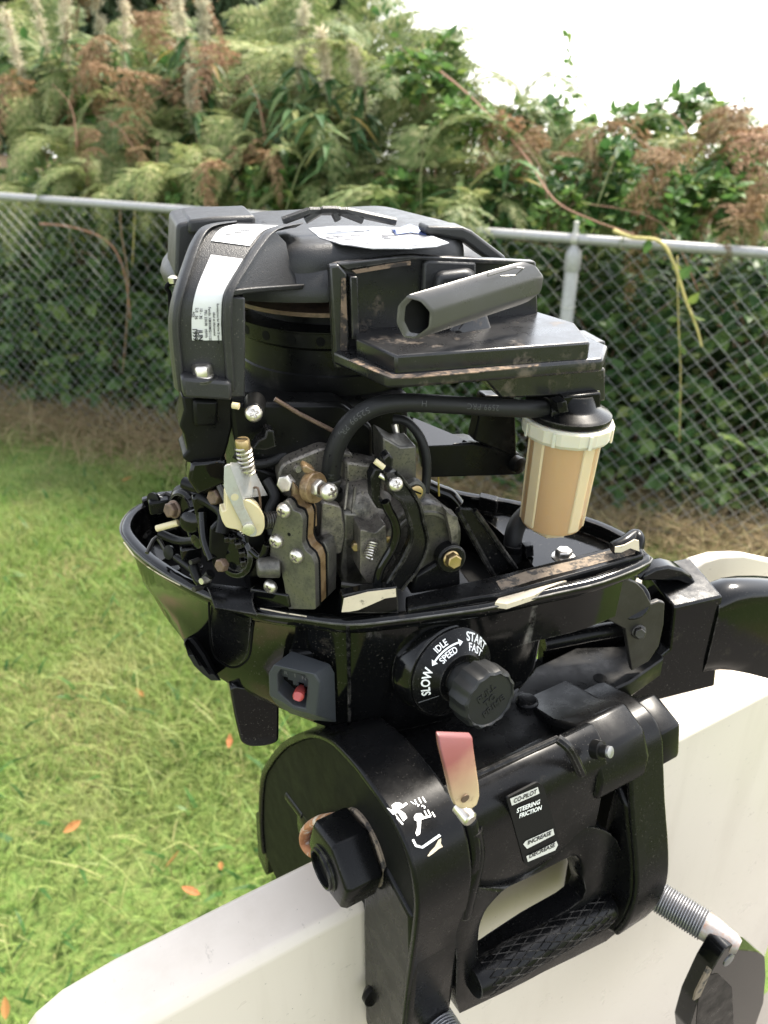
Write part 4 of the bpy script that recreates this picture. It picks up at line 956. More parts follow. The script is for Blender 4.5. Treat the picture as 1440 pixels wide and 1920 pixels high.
# ---------------------------------------------------------------- clamp bracket (stern bracket)
TOPC = [(177, -140), (175, -96), (160, -34), (140, 2), (118, 34), (97, 60), (62, 96), (34, 115), (8, 122), (-16, 123), (-40, 120), (-58, 107), (-66, 84), (-66, 60), (-62, 20), (-57, -30), (-54, -80), (-54, -118)]
TOPR = [(120, -20), (90, 30), (60, 62), (25, 88), (-10, 100), (-36, 103), (-52, 94), (-59, 72), (-66, 45), (-77, 8), (-81, -18), (-78, -46), (-72, -66)]
def side_bracket(u0, u1, web0, web1, name, lab):
    c = catmull(TOPC if u0 < 100 else TOPR, 3)
    inn = []
    for i, p in enumerate(c):
        a, b = c[max(i - 1, 0)], c[min(i + 1, len(c) - 1)]; t = (b - a).normalized(); n = Vector((-t.y, t.x))
        if n.dot(Vector((30, 0)) - p) < 0: n = -n
        inn.append(p + n * 5)
    band = [tuple(p) for p in c] + [tuple(p) for p in reversed(inn)]
    mb = MB()
    rings = []
    for p, q in zip(c, inn): rings.append([(u0, p.x, p.y), (u1, p.x, p.y), (u1, q.x, q.y), (u0, q.x, q.y)])
    mb.loft(rings)
    sb = build('stern_bracket', mb, SATIN, motor, K, bevel=2.0, seg=3, smooth=40, label=lab)
    webp = [tuple(p) for p in inn] + [(-4, -118), (-4, -8), (-2, 2), (48.5, 2), (50, -6), (50, -150), (150, -150)]
    build('bracket_web', MB().prism(webp, 0, web0, web1), WEBM, sb, K, bevel=.6)
    if u0 < 100:
        build('front_leg', MB().prism([(-54, -118), (-62, 20), (-60, 60), (-30, 70), (-6, 30), (-4, -10), (-4, -118), (-20, -132), (-44, -132)], 0, u0 + .8, u1 - .8), SATIN, sb, K, bevel=4, seg=3)
    else:
        build('front_leg', MB().prism([(-72, -66), (-77, -46), (-79, -18), (-74, 8), (-60, 50), (-46, 60), (-44, 20), (-44, -58), (-50, -72), (-62, -74)], 0, u0 + .8, u1 - .8), SATIN, sb, K, bevel=4, seg=3)
    return sb
LB = side_bracket(2, 38, 5, 12, 'left', 'black stern bracket cheek carrying the big hollow nut')
RB = side_bracket(166, 196, 184, 190, 'right', 'black stern bracket cheek beside the tiller')
def clamp():
    # left cheek details
    build('cheek_ear', MB().prism(K.U(12, [(486, 1520), (500, 1528), (508, 1560), (506, 1640), (490, 1600)]), 0, 8, 20), SATIN, LB, K, bevel=2)
    p = K.u(662, 1600, -4); ax = Vector((-1, 0, 0))
    c = Vector((3, p.y, p.z))
    build('tube_washer', MB().lathe([(24, -3), (24, -.5), (23, .3)], c, ax, 40), DUSTY, LB, K)
    nut = build('pivot_nut', MB().lathe([(14, 0), (25.5, 1.0), (26.2, 3), (26.2, 21), (24, 24.5), (15, 25.5), (14, 25.5)], c, ax, 6, R(12)), SATIN, LB, K, bevel=1.6, seg=3, label='big black hexagonal nut with a hollow threaded tube end')
    build('pivot_tube', MB().lathe([(9, 10), (10.6, 28.5), (11.2, 29), (12.4, 28.6), (12.8, 27), (13.8, 26.4), (13.8, 23)], c, ax, 40), SATIN, nut, K)
    build('tube_bore', MB().lathe([(9.8, 14), (9.8, 16)], c, ax, 32), DARK, nut, K)
    lk = catmull([K.u(654, 1532, 4), K.u(622, 1533, 2), K.u(592, 1540, 1), K.u(575, 1556, 0), K.u(574, 1578, 0), K.u(586, 1596, 0), K.u(606, 1606, 0)], 5)
    build('rusty_link', MB().tube(lk, 5.0, 12, sy=.6), RUST, LB, K, label='rust flaked steel link beside the pivot nut')
    hub = K.u(590, 1560, 6)
    build('web_boss', MB().lathe([(17, 0), (16, 4), (12, 6)], K.u(585, 1560, 9), ax, 32), SATIN, LB, K)
    build('web_rib', MB().tube([K.u(575, 1530, 8), K.u(545, 1490, 8)], 5, 12), SATIN, LB, K)
    # dirt scuffs on the front leg
    for pts, v in (([(792, 1560), (800, 1556), (806, 1570), (800, 1585), (793, 1580)], -66),):
        pass
    # tilt decal on the shoulder
    t = MB()
    def sh(x, y):  # point on the curved shoulder for a photo position
        best = None; cc = catmull(TOPC, 6)
        r = K.r3 @ ray(x, y)
        for a, b in zip(cc, cc[1:]):
            n = Vector((b.y - a.y, -(b.x - a.x))) 
            den = n.x * r.y + n.y * r.z
            if abs(den) < 1e-9: continue
            tt = (n.x * (a.x - K.c.y) + n.y * (a.y - K.c.z)) / den
            q = K.c + r * tt; f = Vector((q.y - a.x, q.z - a.y)).dot(b - a) / (b - a).length_squared
            if -.02 <= f <= 1.02 and (best is None or tt < best[0]): best = (tt, q)
        q = best[1] if best else K.v(x, y, -50)
        return q + (K.c - q).normalized() * .35
    def shp(pts): t.add([sh(*q) for q in pts], [tuple(range(len(pts)))])
    def off(x, y): return (440 + x / 3.13, 1340 + y / 3.13)
    # two little outboard pictograms, scale marks, tilt arrow
    shp([off(*q) for q in [(922, 530), (945, 515), (975, 518), (985, 535), (975, 552), (948, 560), (925, 548)]])
    shp([off(*q) for q in [(975, 535), (1005, 515), (1015, 525), (985, 548)]])
    shp([off(*q) for q in [(930, 552), (965, 556), (1000, 580), (1012, 605), (990, 625), (975, 600), (960, 575), (940, 580), (925, 560)]])
    shp([off(*q) for q in [(892, 545), (925, 560), (990, 640), (985, 648)]])
    shp([off(*q) for q in [(1052, 600), (1065, 580), (1095, 578), (1108, 595), (1100, 615), (1070, 625), (1055, 618)]])
    shp([off(*q) for q in [(1070, 620), (1095, 615), (1092, 660), (1088, 700), (1070, 712), (1062, 695), (1072, 660)]])
    shp([off(*q) for q in [(1095, 600), (1150, 590), (1152, 600), (1098, 615)]])
    for (x0, y0, x1, y1) in ((1052, 500, 1060, 515), (1075, 488, 1092, 520), (1098, 484, 1118, 516), (1110, 565, 1128, 600), (1130, 560, 1148, 596), (1155, 572, 1172, 602)):
        shp([off(x0, y0), off(x0 + 7, y0 - 3), off(x1 + 7, y1 - 3), off(x1, y1)])
    shp([off(*q) for q in [(1040, 735), (1052, 730), (1068, 762), (1098, 772), (1200, 700), (1212, 712), (1104, 786), (1060, 775)]])
    for k, ch in enumerate('123'):
        x0, y0 = [(1045, 518), (1072, 528), (1110, 540)][k]
        vs_, fs_ = text_mesh(ch, 34, .8)
        ca, sa = math.cos(R(-55)), math.sin(R(-55))
        t.add([sh(*off(x0 + v[0] * ca + v[1] * sa, y0 + v[0] * -sa * -1 - v[1] * ca)) for v in vs_], fs_)
    build('tilt_pictogram', t, WHITE, LB, K)
    t = MB(); shp2 = lambda pts: t.add([sh(*q) for q in pts], [tuple(range(len(pts)))])
    t.add([sh(*off(*q)) for q in [(1130, 830), (1150, 800), (1175, 775), (1195, 735), (1212, 725), (1210, 755), (1222, 775), (1195, 790), (1165, 815), (1140, 832)]], [tuple(range(10))])
    for px in ([(790, 1555), (797, 1560), (805, 1590), (800, 1625), (795, 1620), (797, 1590)],): pass
    build('scraped_paint', t, CHIP, LB, K)
    # swivel body between the cheeks
    prof = [(40, 94), (-20, 97), (-34, 112), (-42, 119), (-53, 112), (-58, 101), (-58.5, 85), (-58, 44), (-54, 30), (-42, 20), (10, 16), (40, 20)]
    prof = [q[:] for q in catmull([(a, b) for a, b in prof], 2, True)]
    sw = build('swivel_body', MB().prism(prof, 0, 40, 142), SATIN, motor, K, bevel=1, smooth=40)
    build('body_ridge', MB().tube([K.v(835, 1480, -52), K.v(1045, 1385, -52)], 2.0, 8), SATIN, sw, K)
    build('body_ridge', MB().tube(catmull([K.v(1045, 1385, -52), K.v(1068, 1405, -58), K.v(1090, 1450, -60)], 4), 3.0, 8), SATIN, sw, K)
    build('left_collar', MB().prism([(20, 98), (-20, 104), (-40, 120), (-58, 110), (-64, 90), (-64, 66), (-50, 60), (20, 60)], 0, 38.5, 47), SATIN, sw, K, bevel=3)
    build('right_collar', MB().prism([(20, 96), (-16, 104), (-36, 116), (-54, 108), (-62, 92), (-62, 76), (-50, 70), (20, 60)], 0, 134, 176), SATIN, sw, K, bevel=3)
    q = K.v(1122, 1406, -62)
    build('grease_nipple', MB().lathe([(5.5, -3), (5.5, 2), (3.8, 2.4), (3.6, 6), (2.2, 7.2)], q, (.3, -1, .45), 20), DEEP, sw, K)
    build('nipple_tip', MB().lathe([(3.4, 0), (3.4, 1.5), (1.2, 2.0)], q + Vector((.3, -1, .45)).normalized() * 6.5, (.3, -1, .45), 16), THREAD, sw, K)
    # decal on the swivel body
    def dq(x, y): return K.v(x, y, -59.4)
    d0 = [dq(950, 1497), dq(1008, 1467), dq(1020, 1475), dq(1050, 1580), dq(1046, 1598), dq(994, 1627), dq(984, 1620)]
    dec = build('friction_decal', MB().prism(roundpoly([(p.x, p.z) for p in d0], 2), 1, -59.2, -58), INK, sw, K, label='black decal reading CO-PILOT STEERING FRICTION')
    def quad(pts, mb): mb.add([K.v(x, y, -59.6) for x, y in pts], [tuple(range(len(pts)))])
    B2 = lambda x, y: (780 + x / 2.88, 1320 + y / 2.88)
    for pts in ([(508, 512), (658, 448), (667, 483), (518, 549)], [(579, 758), (592, 740), (740, 673), (748, 706), (600, 782)], [(596, 822), (744, 750), (758, 740), (767, 762), (752, 790), (604, 853)]):
        t = MB(); quad([B2(*a) for a in pts], t); build('silver_bar', t, SILVERL, dec, K)
    def bar(mb, s, a, b, h, size, v, bold=.02):
        A, B = K.v(*B2(*a), v), K.v(*B2(*b), v); d = (B - A); L = d.length; d = d / L
        vs_, fs_ = text_mesh(s, 1.0, bold, 1.0); wd = max(q[0] for q in vs_) - min(q[0] for q in vs_); hh = max(q[1] for q in vs_) - min(q[1] for q in vs_)
        mid = (A + B) / 2; up = Vector((0, 0, 1))
        mb.add([mid + d * (q[0] * L / wd) + up * (q[1] * size / hh) for q in vs_], fs_)
    t = MB()
    bar(t, 'CO-PILOT', (528, 527), (652, 473), 0, 3.7, -59.9)
    bar(t, 'INCREASE', (604, 752), (730, 697), 0, 3.7, -59.9)
    bar(t, 'DECREASE', (612, 825), (750, 762), 0, 3.7, -59.9)
    build('decal_lettering', t, INK, dec, K)
    t = MB()
    bar(t, 'STEERING', (545, 578), (670, 528), 0, 3.9, -59.7, .03)
    bar(t, 'FRICTION', (559, 606), (678, 560), 0, 3.9, -59.7, .03)
    build('decal_lettering', t, WHITE, dec, K)
    # red tab
    L_ = [(822, 1380, -60), (825, 1404, -63), (834, 1440, -67), (842, 1474, -70), (846, 1494, -71), (852, 1509, -72), (864, 1518, -72.5)]
    R_ = [(887, 1382, -60), (889, 1404, -63), (894, 1440, -67), (899, 1474, -70), (900, 1494, -71), (896, 1509, -72), (884, 1518, -72.5)]
    tab = build('tilt_lock_tab', MB().loft([[K.v(*a), K.v(*b), K.v(*b) + Vector((0, 3.4, 1)), K.v(*a) + Vector((0, 3.4, 1))] for a, b in zip(L_, R_)]), TABM, motor, K, bevel=1.0, seg=3, smooth=50, label='faded red plastic tilt lock tab')
    build('tab_hole', MB().lathe([(2.4, 0), (2.4, .3)], K.v(872, 1497, -71.8), (0, -1, 0), 16), RUSTB, tab, K)
    build('tab_pin', MB().lathe([(4.2, -6), (4.2, 3), (3.2, 4)], K.v(874, 1528, -68), (.1, -1, -.2), 20), STEEL, tab, K)
    # carrying handle hoop
    out = [(862, 1900), (856, 1800), (850, 1720), (856, 1650), (895, 1660), (944, 1652), (1010, 1620), (1072, 1560), (1130, 1556), (1166, 1600), (1177, 1732), (1020, 1822), (930, 1868)]
    inn = [(900, 1806), (897, 1750), (905, 1718), (920, 1694), (954, 1662), (1016, 1629), (1066, 1603), (1084, 1610), (1091, 1640), (1092, 1686), (1002, 1742), (945, 1780)]
    vo = -66
    vv = [-58, -61, -63, -62, -59, -56, -56, -57, -60, -61, -58, -57, -57][:len(out)]
    O = catmull([K.v(x, y, v_) for (x, y), v_ in zip(out, vv)], 3, True); I = catmull([K.v(x, y, v_) for (x, y), v_ in zip(inn, vv)], 3, True)
    O = [p.lerp(q, .15) if False else p for p, q in zip(O, I)]
    bk = Vector((0, 14, 0))
    rings = [O, [o_.lerp(i_, .25) + Vector((0, -2, 0)) for o_, i_ in zip(O, I)], [o_.lerp(i_, .8) + Vector((0, -2, 0)) for o_, i_ in zip(O, I)], I, [p + bk for p in I], [p + bk for p in O], O]
    hd = build('carry_handle', MB().loft(rings, False, False), SATIN, motor, K, smooth=50, label='black carrying handle with a knurled grip')
    g0, g1 = K.v(886, 1842, -64), K.v(1140, 1698, -64)
    build('grip', MB().tube([g0, g0.lerp(g1, .04), g0.lerp(g1, .5), g0.lerp(g1, .96), g1], [9.5, 10.8, 11, 10.8, 9.5], 32), SATIN, hd, K, smooth=60)
    x, y, z = basis(g1 - g0); L = (g1 - g0).length
    kn = MB()
    for s in (-1, 1):
        for k in range(14):
            kn.tube([g0 + z * (L * (.06 + .88 * i / 30)) + (x * math.cos(s * i / 30 * 3.6 + k * math.pi / 7) + y * math.sin(s * i / 30 * 3.6 + k * math.pi / 7)) * 10.95 for i in range(31)], .42, 4)
    build('knurling', kn, SATIN, hd, K)
    build('handle_stem', MB().tube(catmull([K.v(884, 1552, -55), K.v(890, 1600, -57), K.v(880, 1650, -60), K.v(866, 1710, -60)], 5), 6.0, 14), SATIN, hd, K)
    # right pivot nut
    c2 = Vector((196, -32, 74))
    build('pivot_nut', MB().lathe([(24, 0), (25, 3), (25, 18), (22, 21), (10, 21.5)], c2, (1, 0, 0), 6, R(20)), SATIN, RB, K, bevel=1.5)
    # clamp screws
    def cscrew(px, v, L, nm, full):
        b = K.v(*px, v); d = Vector((.34, -.94, -.05)).normalized() if full else Vector((0, -1, 0)); pf = []
        n = int(L / 1.9)
        for i in range(n):
            pf += [(9.8, i * 1.9), (11.4, i * 1.9 + .7), (11.3, i * 1.9 + 1.1)]
        pf = [(9, -14)] + pf
        s = build('clamp_screw', MB().lathe(pf, b, d, 28), THREAD, motor, K, smooth=30, label=nm)
        return s, b, d, L
    s, b, d, L = cscrew((1228, 1677), -60, 38, 'long grey threaded clamp screw on the right', True)
    e = b + d * L
    build('screw_neck', MB().lathe([(10.4, -1), (10.2, 2), (9.8, 8), (8.6, 13), (7.6, 20), (5, 24)], e, d, 24), m_metal('worn_screw_neck', (.30, .29, .28), .42, .7, .9, (.20, .09, .04), 60, .4), s, K)
    h = [(1350, 1772), (1363, 1762), (1378, 1772), (1412, 1776), (1426, 1786), (1428, 1820), (1424, 1872), (1406, 1925), (1384, 1985), (1290, 1985), (1284, 1920), (1298, 1872), (1327, 1810)]
    hv = e.y - 17
    hp = roundpoly(K.V(hv, h), 3)
    hn = build('clamp_lever', MB().prism(hp, 1, hv - 4, hv + 10), GLOSS, s, K, bevel=2.5, seg=3)
    build('lever_rivet', MB().lathe([(5.2, -2), (5.2, .6), (4.6, .9)], K.v(1366, 1800, hv - 4), (0, -1, 0), 24), THREAD, s, K)
    build('lever_scoop', MB().prism(roundpoly(K.V(hv - 4, [(1322, 1830), (1345, 1824), (1372, 1850), (1378, 1990), (1300, 1990), (1308, 1880)]), 4), 1, hv - 4.3, hv - 2), DEEP, s, K)
    build('worn_edge', MB().prism(K.V(hv - 4, [(1328, 1812), (1334, 1818), (1312, 1868), (1300, 1876), (1304, 1860)]), 1, hv - 4.4, hv - 3), DUSTY, s, K)
    cscrew((818, 1912), -54, 60, 'threaded clamp screw at the bottom of the left cheek', False)
    build('pad_foot', MB().lathe([(9, 0), (9, 4), (6, 7)], K.u(706, 1868, 6), (0, 1, 0), 24), SATIN, LB, K)
clamp()

# ---------------------------------------------------------------- neck between pan and clamp, tiller
def tiller():
    build('swivel_neck', MB().lathe([(34, -150), (34, -118), (40, -108), (40, -90)], Vector((60, 70, 0)), (0, 0, 1), 36), DEEP, motor, M)
    build('exhaust_leg', MB().box(10, 110, 60, 150, -800, -120), SATIN, motor, M, bevel=12, seg=4)
    build('mount_block', MB().prism(roundpoly(M.V(44, [(430, 1285), (524, 1300), (523, 1392), (500, 1400), (470, 1402), (452, 1394), (440, 1345)]), 6), 1, 44, 84), GLOSS, motor, M, bevel=4, seg=3)
    pl = M.W(-105, [(975, 1352), (965, 1300), (1005, 1250), (1080, 1214), (1240, 1208), (1245, 1235), (1182, 1279), (1148, 1294), (1112, 1306), (1050, 1312), (1010, 1350)])
    st = build('steering_bracket', MB().prism(pl, 2, -122, -105), DEEP, motor, M, bevel=1.5, seg=2)
    build('bracket_hole', MB().lathe([(5, 0), (5, .4)], M.w(1125, 1272, -105), (0, 0, 1), 24), DARK, st, M)
    c = M.w(988, 1318, -104); build('bracket_post', MB().lathe([(8, -22), (8, 2), (6.5, 3.5)], c, (0, 0, 1), 24), SATIN, st, M, bevel=.6)
    vf = 16
    bx = M.V(vf, [(1000, 1348), (985, 1312), (1010, 1296), (1080, 1302), (1140, 1291), (1178, 1279), (1256, 1217), (1264, 1139), (1356, 1118), (1341, 1287), (1200, 1322), (1130, 1326), (1060, 1334)])
    fr_ = [Vector((a, vf, b)) for a, b in bx]; bk_ = [Vector((a, vf + 44, b + (9 if i in (7, 8) else 0))) for i, (a, b) in enumerate(bx)]
    tj = build('tiller_bracket', MB().loft([fr_, bk_]), GLOSS, motor, M, bevel=2, seg=3)
    z8 = lambda x, y: (980 + x / 3.13, 1020 + y / 3.13)
    hm = [z8(*q) for q in [(463, 290), (480, 250), (515, 220), (560, 207), (620, 206), (670, 228), (710, 268), (755, 352), (800, 335), (835, 345), (828, 470), (800, 600), (740, 690), (640, 745), (622, 640), (600, 500), (470, 430)]]
    hp = build('tiller_plate', MB().prism(M.V(4, hm), 1, 4, 8), PLATE, tj, M, bevel=.8)
    bolt(tj, M, M.v(*z8(680, 515), 3), Vector((-.35, -1, .3)), 7.6, 5, PLATE, 5.6)
    build('tiller_hinge', MB().tube([M.v(*z8(560, 330), 36), M.v(*z8(640, 330), 10)], 14, 28), GLOSS, tj, M, bevel=1)
    hc = M.V(34, [(1200, 1090), (1212, 1076), (1232, 1066), (1255, 1062), (1280, 1068), (1298, 1080), (1308, 1096), (1296, 1100), (1270, 1090), (1230, 1090)])
    build('hinge_cap', MB().prism(hc, 1, 34, 48), GLOSS, tj, M, bevel=2)
    build('shift_rod', MB().tube([M.v(*z8(395, 315), 26), M.v(*z8(520, 350), 14), M.v(*z8(535, 358), 13)], [4.0, 4.2, 3.8], 16), PLATE, tj, M)
    build('rod_tip', MB().tube([M.v(*z8(515, 352), 13), M.v(*z8(572, 376), 9), M.v(*z8(584, 382), 8.5)], [3.6, 3.6, 2.4], 16), BRASS, tj, M)
    build('rod_hook', MB().tube(catmull([M.v(*z8(560, 405), 10), M.v(*z8(600, 408), 8), M.v(*z8(635, 390), 8), M.v(*z8(642, 350), 10)], 4), 1.6, 8), PLATE, tj, M)
    ear = build('pan_ear', MB().prism(roundpoly(M.V(34, [z8(*q) for q in [(190, 490), (240, 330), (320, 250), (410, 240), (465, 290), (450, 380), (390, 430), (320, 470), (260, 500)]]), 3), 1, 34, 44), GLOSS, motor, M, bevel=1.5)
    q = M.v(*z8(300, 360), 30); d = Vector((.5, -.8, -.1)).normalized()
    build('stud_cap', MB().lathe([(7, -4), (6.6, 2), (5, 4), (5, 9), (3.4, 9.4), (3.4, 12)], q, d, 24), GLOSS, ear, M)
    build('stud_tip', MB().cyl(q + d * 11, q + d * 16, 1.2, 10), STEEL, ear, M)
    build('throttle_shaft', MB().tube([M.v(*z8(120, 580), 34), M.v(*z8(420, 520), 30), M.v(*z8(660, 480), 24)], 6.2, 20), SATIN, motor, M)
    build('bracket_wall', MB().prism(M.V(52, [(1020, 1190), (1085, 1172), (1140, 1160), (1180, 1120), (1264, 1130), (1260, 1250), (1150, 1290), (1015, 1295)]), 1, 52, 60), DEEP, tj, M)
    # the handle arm itself
    rings = []
    for x, yt, yb, yk, dv in ((1352, 1132, 1258, 0, 46), (1364, 1124, 1256, 4, 48), (1388, 1114, 1252, 9, 50), (1415, 1110, 1253, 11, 50), (1450, 1109, 1258, 10, 50), (1500, 1112, 1268, 8, 48), (1560, 1118, 1280, 6, 46)):
        a = M.v(x, yt, 14); b_ = M.v(x, yb, 14); h = a.z - b_.z
        s = [(0, a.z - h * .14), (1.0, a.z - h * .05), (4, a.z - 1), (12, a.z + 2), (22, a.z + 1), (30, a.z - 7), (34, (a.z + b_.z) / 2), (32, b_.z + 6), (26, b_.z), (6, b_.z), (1.5, b_.z + 2), (0, b_.z + h * .18)]
        rings.append([(a.x, 14 + q[0], q[1]) for q in s])
    build('tiller_arm', MB().loft(rings), GLOSS, motor, M, smooth=60, label='thick glossy black tiller handle arm')
tiller()
# ================================================================== surroundings
import numpy as np
nrng = np.random.default_rng(11)
ZR = 1.20
FA, FB = level(0, 368, ZR), level(1440, 475, ZR)
FYAW = math.degrees(math.atan2(FB.y - FA.y, FB.x - FA.x))
FN = Frame(Vector((FA.x, FA.y, 0)), FYAW)              # x along the fence to the right, y away behind it
FL = (FB - FA).length
def fpt(x, y, z): return FN.m @ Vector((x, y, z))       # metres
def bank_h(y): 
    t = min(max((y - .25) / 2.2, 0), 1); return .72 * t * t * (3 - 2 * t)
# ---------------------------------------------------------------- materials
def m_leaf(name, cols, rough=.5, transl=.35, pos_scale=None, spec=.15):
    m = NT(name); g = m.n('ShaderNodeNewGeometry'); oi = m.n('ShaderNodeObjectInfo')
    r = m.n('ShaderNodeValToRGB'); m.l(g.outputs['Random Per Island'], r.inputs[0]); el = r.color_ramp.elements
    while len(el) < len(cols): el.new(.5)
    for i, (p, c) in enumerate(cols): el[i].position = p; el[i].color = (*c, 1)
    col = r.outputs[0]
    hs = m.n('ShaderNodeHueSaturation'); m.l(col, hs.inputs['Color'])
    m.l(m.math('ADD', m.math('MULTIPLY', oi.outputs['Random'], .5), .72), hs.inputs['Value'])
    m.l(m.math('ADD', m.math('MULTIPLY', oi.outputs['Random'], -.03), .515), hs.inputs['Hue'])
    col = hs.outputs[0]
    if pos_scale:
        n = m.noise(pos_scale, 4, .6); col = m.mix(m.ramp(n, .38, .68), col, m.mix(.62, col, cols[-1][1]))
    m.set(base=col, rough=rough, spec=spec)
    tr = m.n('ShaderNodeBsdfTranslucent'); m.l(col, tr.inputs['Color'])
    mx = m.n('ShaderNodeMixShader'); mx.inputs[0].default_value = transl
    m.l(m.b.outputs[0], mx.inputs[1]); m.l(tr.outputs[0], mx.inputs[2]); m.l(mx.outputs[0], m.out.inputs[0])
    return m.mat
FERN = m_leaf('bracken_green', [(0, (.10, .145, .045)), (.6, (.185, .225, .08)), (1, (.30, .30, .14))], .5, .4)
FERNB = m_leaf('bracken_dead_brown', [(0, (.12, .07, .036)), (.5, (.20, .125, .065)), (1, (.30, .21, .12))], .75, .3)
BRAM = m_leaf('bramble_green', [(0, (.045, .095, .032)), (.55, (.10, .17, .055)), (.9, (.16, .225, .065)), (1, (.26, .29, .09))], .42, .42)
SALM = m_leaf('broadleaf_green', [(0, (.05, .11, .03)), (.6, (.085, .165, .04)), (1, (.16, .21, .05))], .45, .4)
STRAP = m_leaf('willowherb_green', [(0, (.045, .10, .035)), (.6, (.08, .15, .05)), (.93, (.14, .18, .06)), (1, (.32, .22, .06))], .45, .35)
STEMB = m_plain('plant_stem_brown', (.20, .13, .075), .8, .3, 60)
STEMG = m_plain('plant_stem_green', (.16, .18, .07), .7, .3, 60)
FLUFF = m_leaf('seed_fluff', [(0, (.40, .37, .26)), (1, (.60, .55, .40))], .9, .4)
CONIF = m_leaf('conifer_needles', [(0, (.03, .05, .022)), (1, (.075, .10, .04))], .6, .2)
BARK = m_plain('pale_alder_bark', (.42, .35, .26), .9, .3, 12, bumpy=.6, bscale=40)
GRASSM = m_leaf('lawn_grass', [(0, (.075, .175, .028)), (.5, (.13, .245, .045)), (.85, (.20, .285, .075)), (1, (.33, .31, .14))], .45, .42, 1.7)
DRYM = m_leaf('dry_grass', [(0, (.26, .185, .105)), (.6, (.36, .27, .16)), (.9, (.24, .24, .10)), (1, (.45, .36, .23))], .75, .3)
def m_lawn():
    m = NT('lawn_soil_and_thatch'); n = m.noise(1.3, 5, .6); n2 = m.noise(30, 5, .7)
    a = m.mix(m.ramp(n2, .35, .7), (.075, .13, .03), (.13, .155, .05)); b = m.mix(m.ramp(n2, .3, .7), (.15, .12, .06), (.23, .18, .10))
    m.set(base=m.mix(m.ramp(n, .5, .68), a, b), rough=.95, spec=.1); m.bump(n2, .8, .02); return m.mat
LAWN = m_lawn()
def m_bank():
    m = NT('leaf_litter'); n = m.noise(22, 6, .7)
    m.set(base=m.mix(n, (.035, .028, .018), (.10, .075, .045)), rough=1, spec=.1); m.bump(n, .8, .03); return m.mat
BANKM = m_bank()
# ---------------------------------------------------------------- ground
def structure(o): o['kind'] = 'structure'; return o
def ground():
    N = 80; g = [[((i / N - .5) * 240, (j / N - .5) * 240 + 60, -.002) for i in range(N + 1)] for j in range(N + 1)]
    g = [[(x, y, z - max(0, (FN.i @ Vector((x, y, 0))).y - 7) * .14) for x, y, z in row] for row in g]
    structure(link('lawn', MB().sheet(g).mesh('lawn', 1, 180), None, WORLD, LAWN))
    g = []
    for j in range(26):
        y = -.05 + (j / 25) ** 1.4 * 14
        g.append([(x, y, .004 + bank_h(y) - max(0, y - 5) * .12 + (.05 * noise.noise((x * 2, y * 2, 0)) if y > .2 else 0) - (.0 if j else .03)) for x in [-6 + 18 * i / 60 for i in range(61)]])
    structure(link('bank', MB().sheet(g).mesh('bank', 1, 180), None, FN, BANKM))
ground()
def np_mesh(name, V, F, mat, smooth=False):
    """V (n,3) array, F (m,k) array"""
    me = bpy.data.meshes.new(name); n, m_, k = len(V), len(F), F.shape[1]
    me.vertices.add(n); me.vertices.foreach_set('co', np.ascontiguousarray(V, dtype=np.float32).ravel())
    me.loops.add(m_ * k); me.loops.foreach_set('vertex_index', np.ascontiguousarray(F, dtype=np.int32).ravel())
    me.polygons.add(m_); me.polygons.foreach_set('loop_start', np.arange(0, m_ * k, k, dtype=np.int32)); me.polygons.foreach_set('loop_total', np.full(m_, k, dtype=np.int32))
    me.update(calc_edges=True); me.validate()
    me.materials.append(mat); me.polygons.foreach_set('use_smooth', [smooth] * m_)
    return me
def stuff(name, me, label, cat, frame=WORLD):
    o = link(name, me, None, frame); o['kind'] = 'stuff'; o['label'] = label; o['category'] = cat; return o
def blades(P, H, Wd, bend, lean=.35):
    """tapered bent blades: P (n,3) roots, H heights, Wd widths"""
    n = len(P); a = nrng.uniform(0, 2 * np.pi, n); b = nrng.uniform(0, 2 * np.pi, n)
    side = np.stack([np.cos(a), np.sin(a), np.zeros(n)], 1); dr = np.stack([np.cos(b), np.sin(b), np.zeros(n)], 1)
    l0 = nrng.uniform(0, lean, n)[:, None]; bd = (bend * nrng.uniform(.3, 1.2, n))[:, None]; up = np.array([0, 0, 1.0])
    rows = []
    for t, wf in ((0, 1), (.45, .85), (.8, .5)):
        c = P + dr * (H[:, None] * (l0 * t + bd * t * t)) + up * (H[:, None] * (t - .35 * bd * t * t))
        w_ = side * (Wd[:, None] * .5 * wf); rows += [c - w_, c + w_]
    tip = P + dr * (H[:, None] * (l0 + bd)) + up * (H[:, None] * (1 - .35 * bd) * .97)
    V = np.stack(rows + [tip], 1).reshape(-1, 3)
    i = np.arange(n)[:, None] * 7
    F = np.concatenate([i + np.array([[0, 1, 3]]), i + np.array([[0, 3, 2]]), i + np.array([[2, 3, 5]]), i + np.array([[2, 5, 4]]), i + np.array([[4, 5, 6]])])
    return V, F
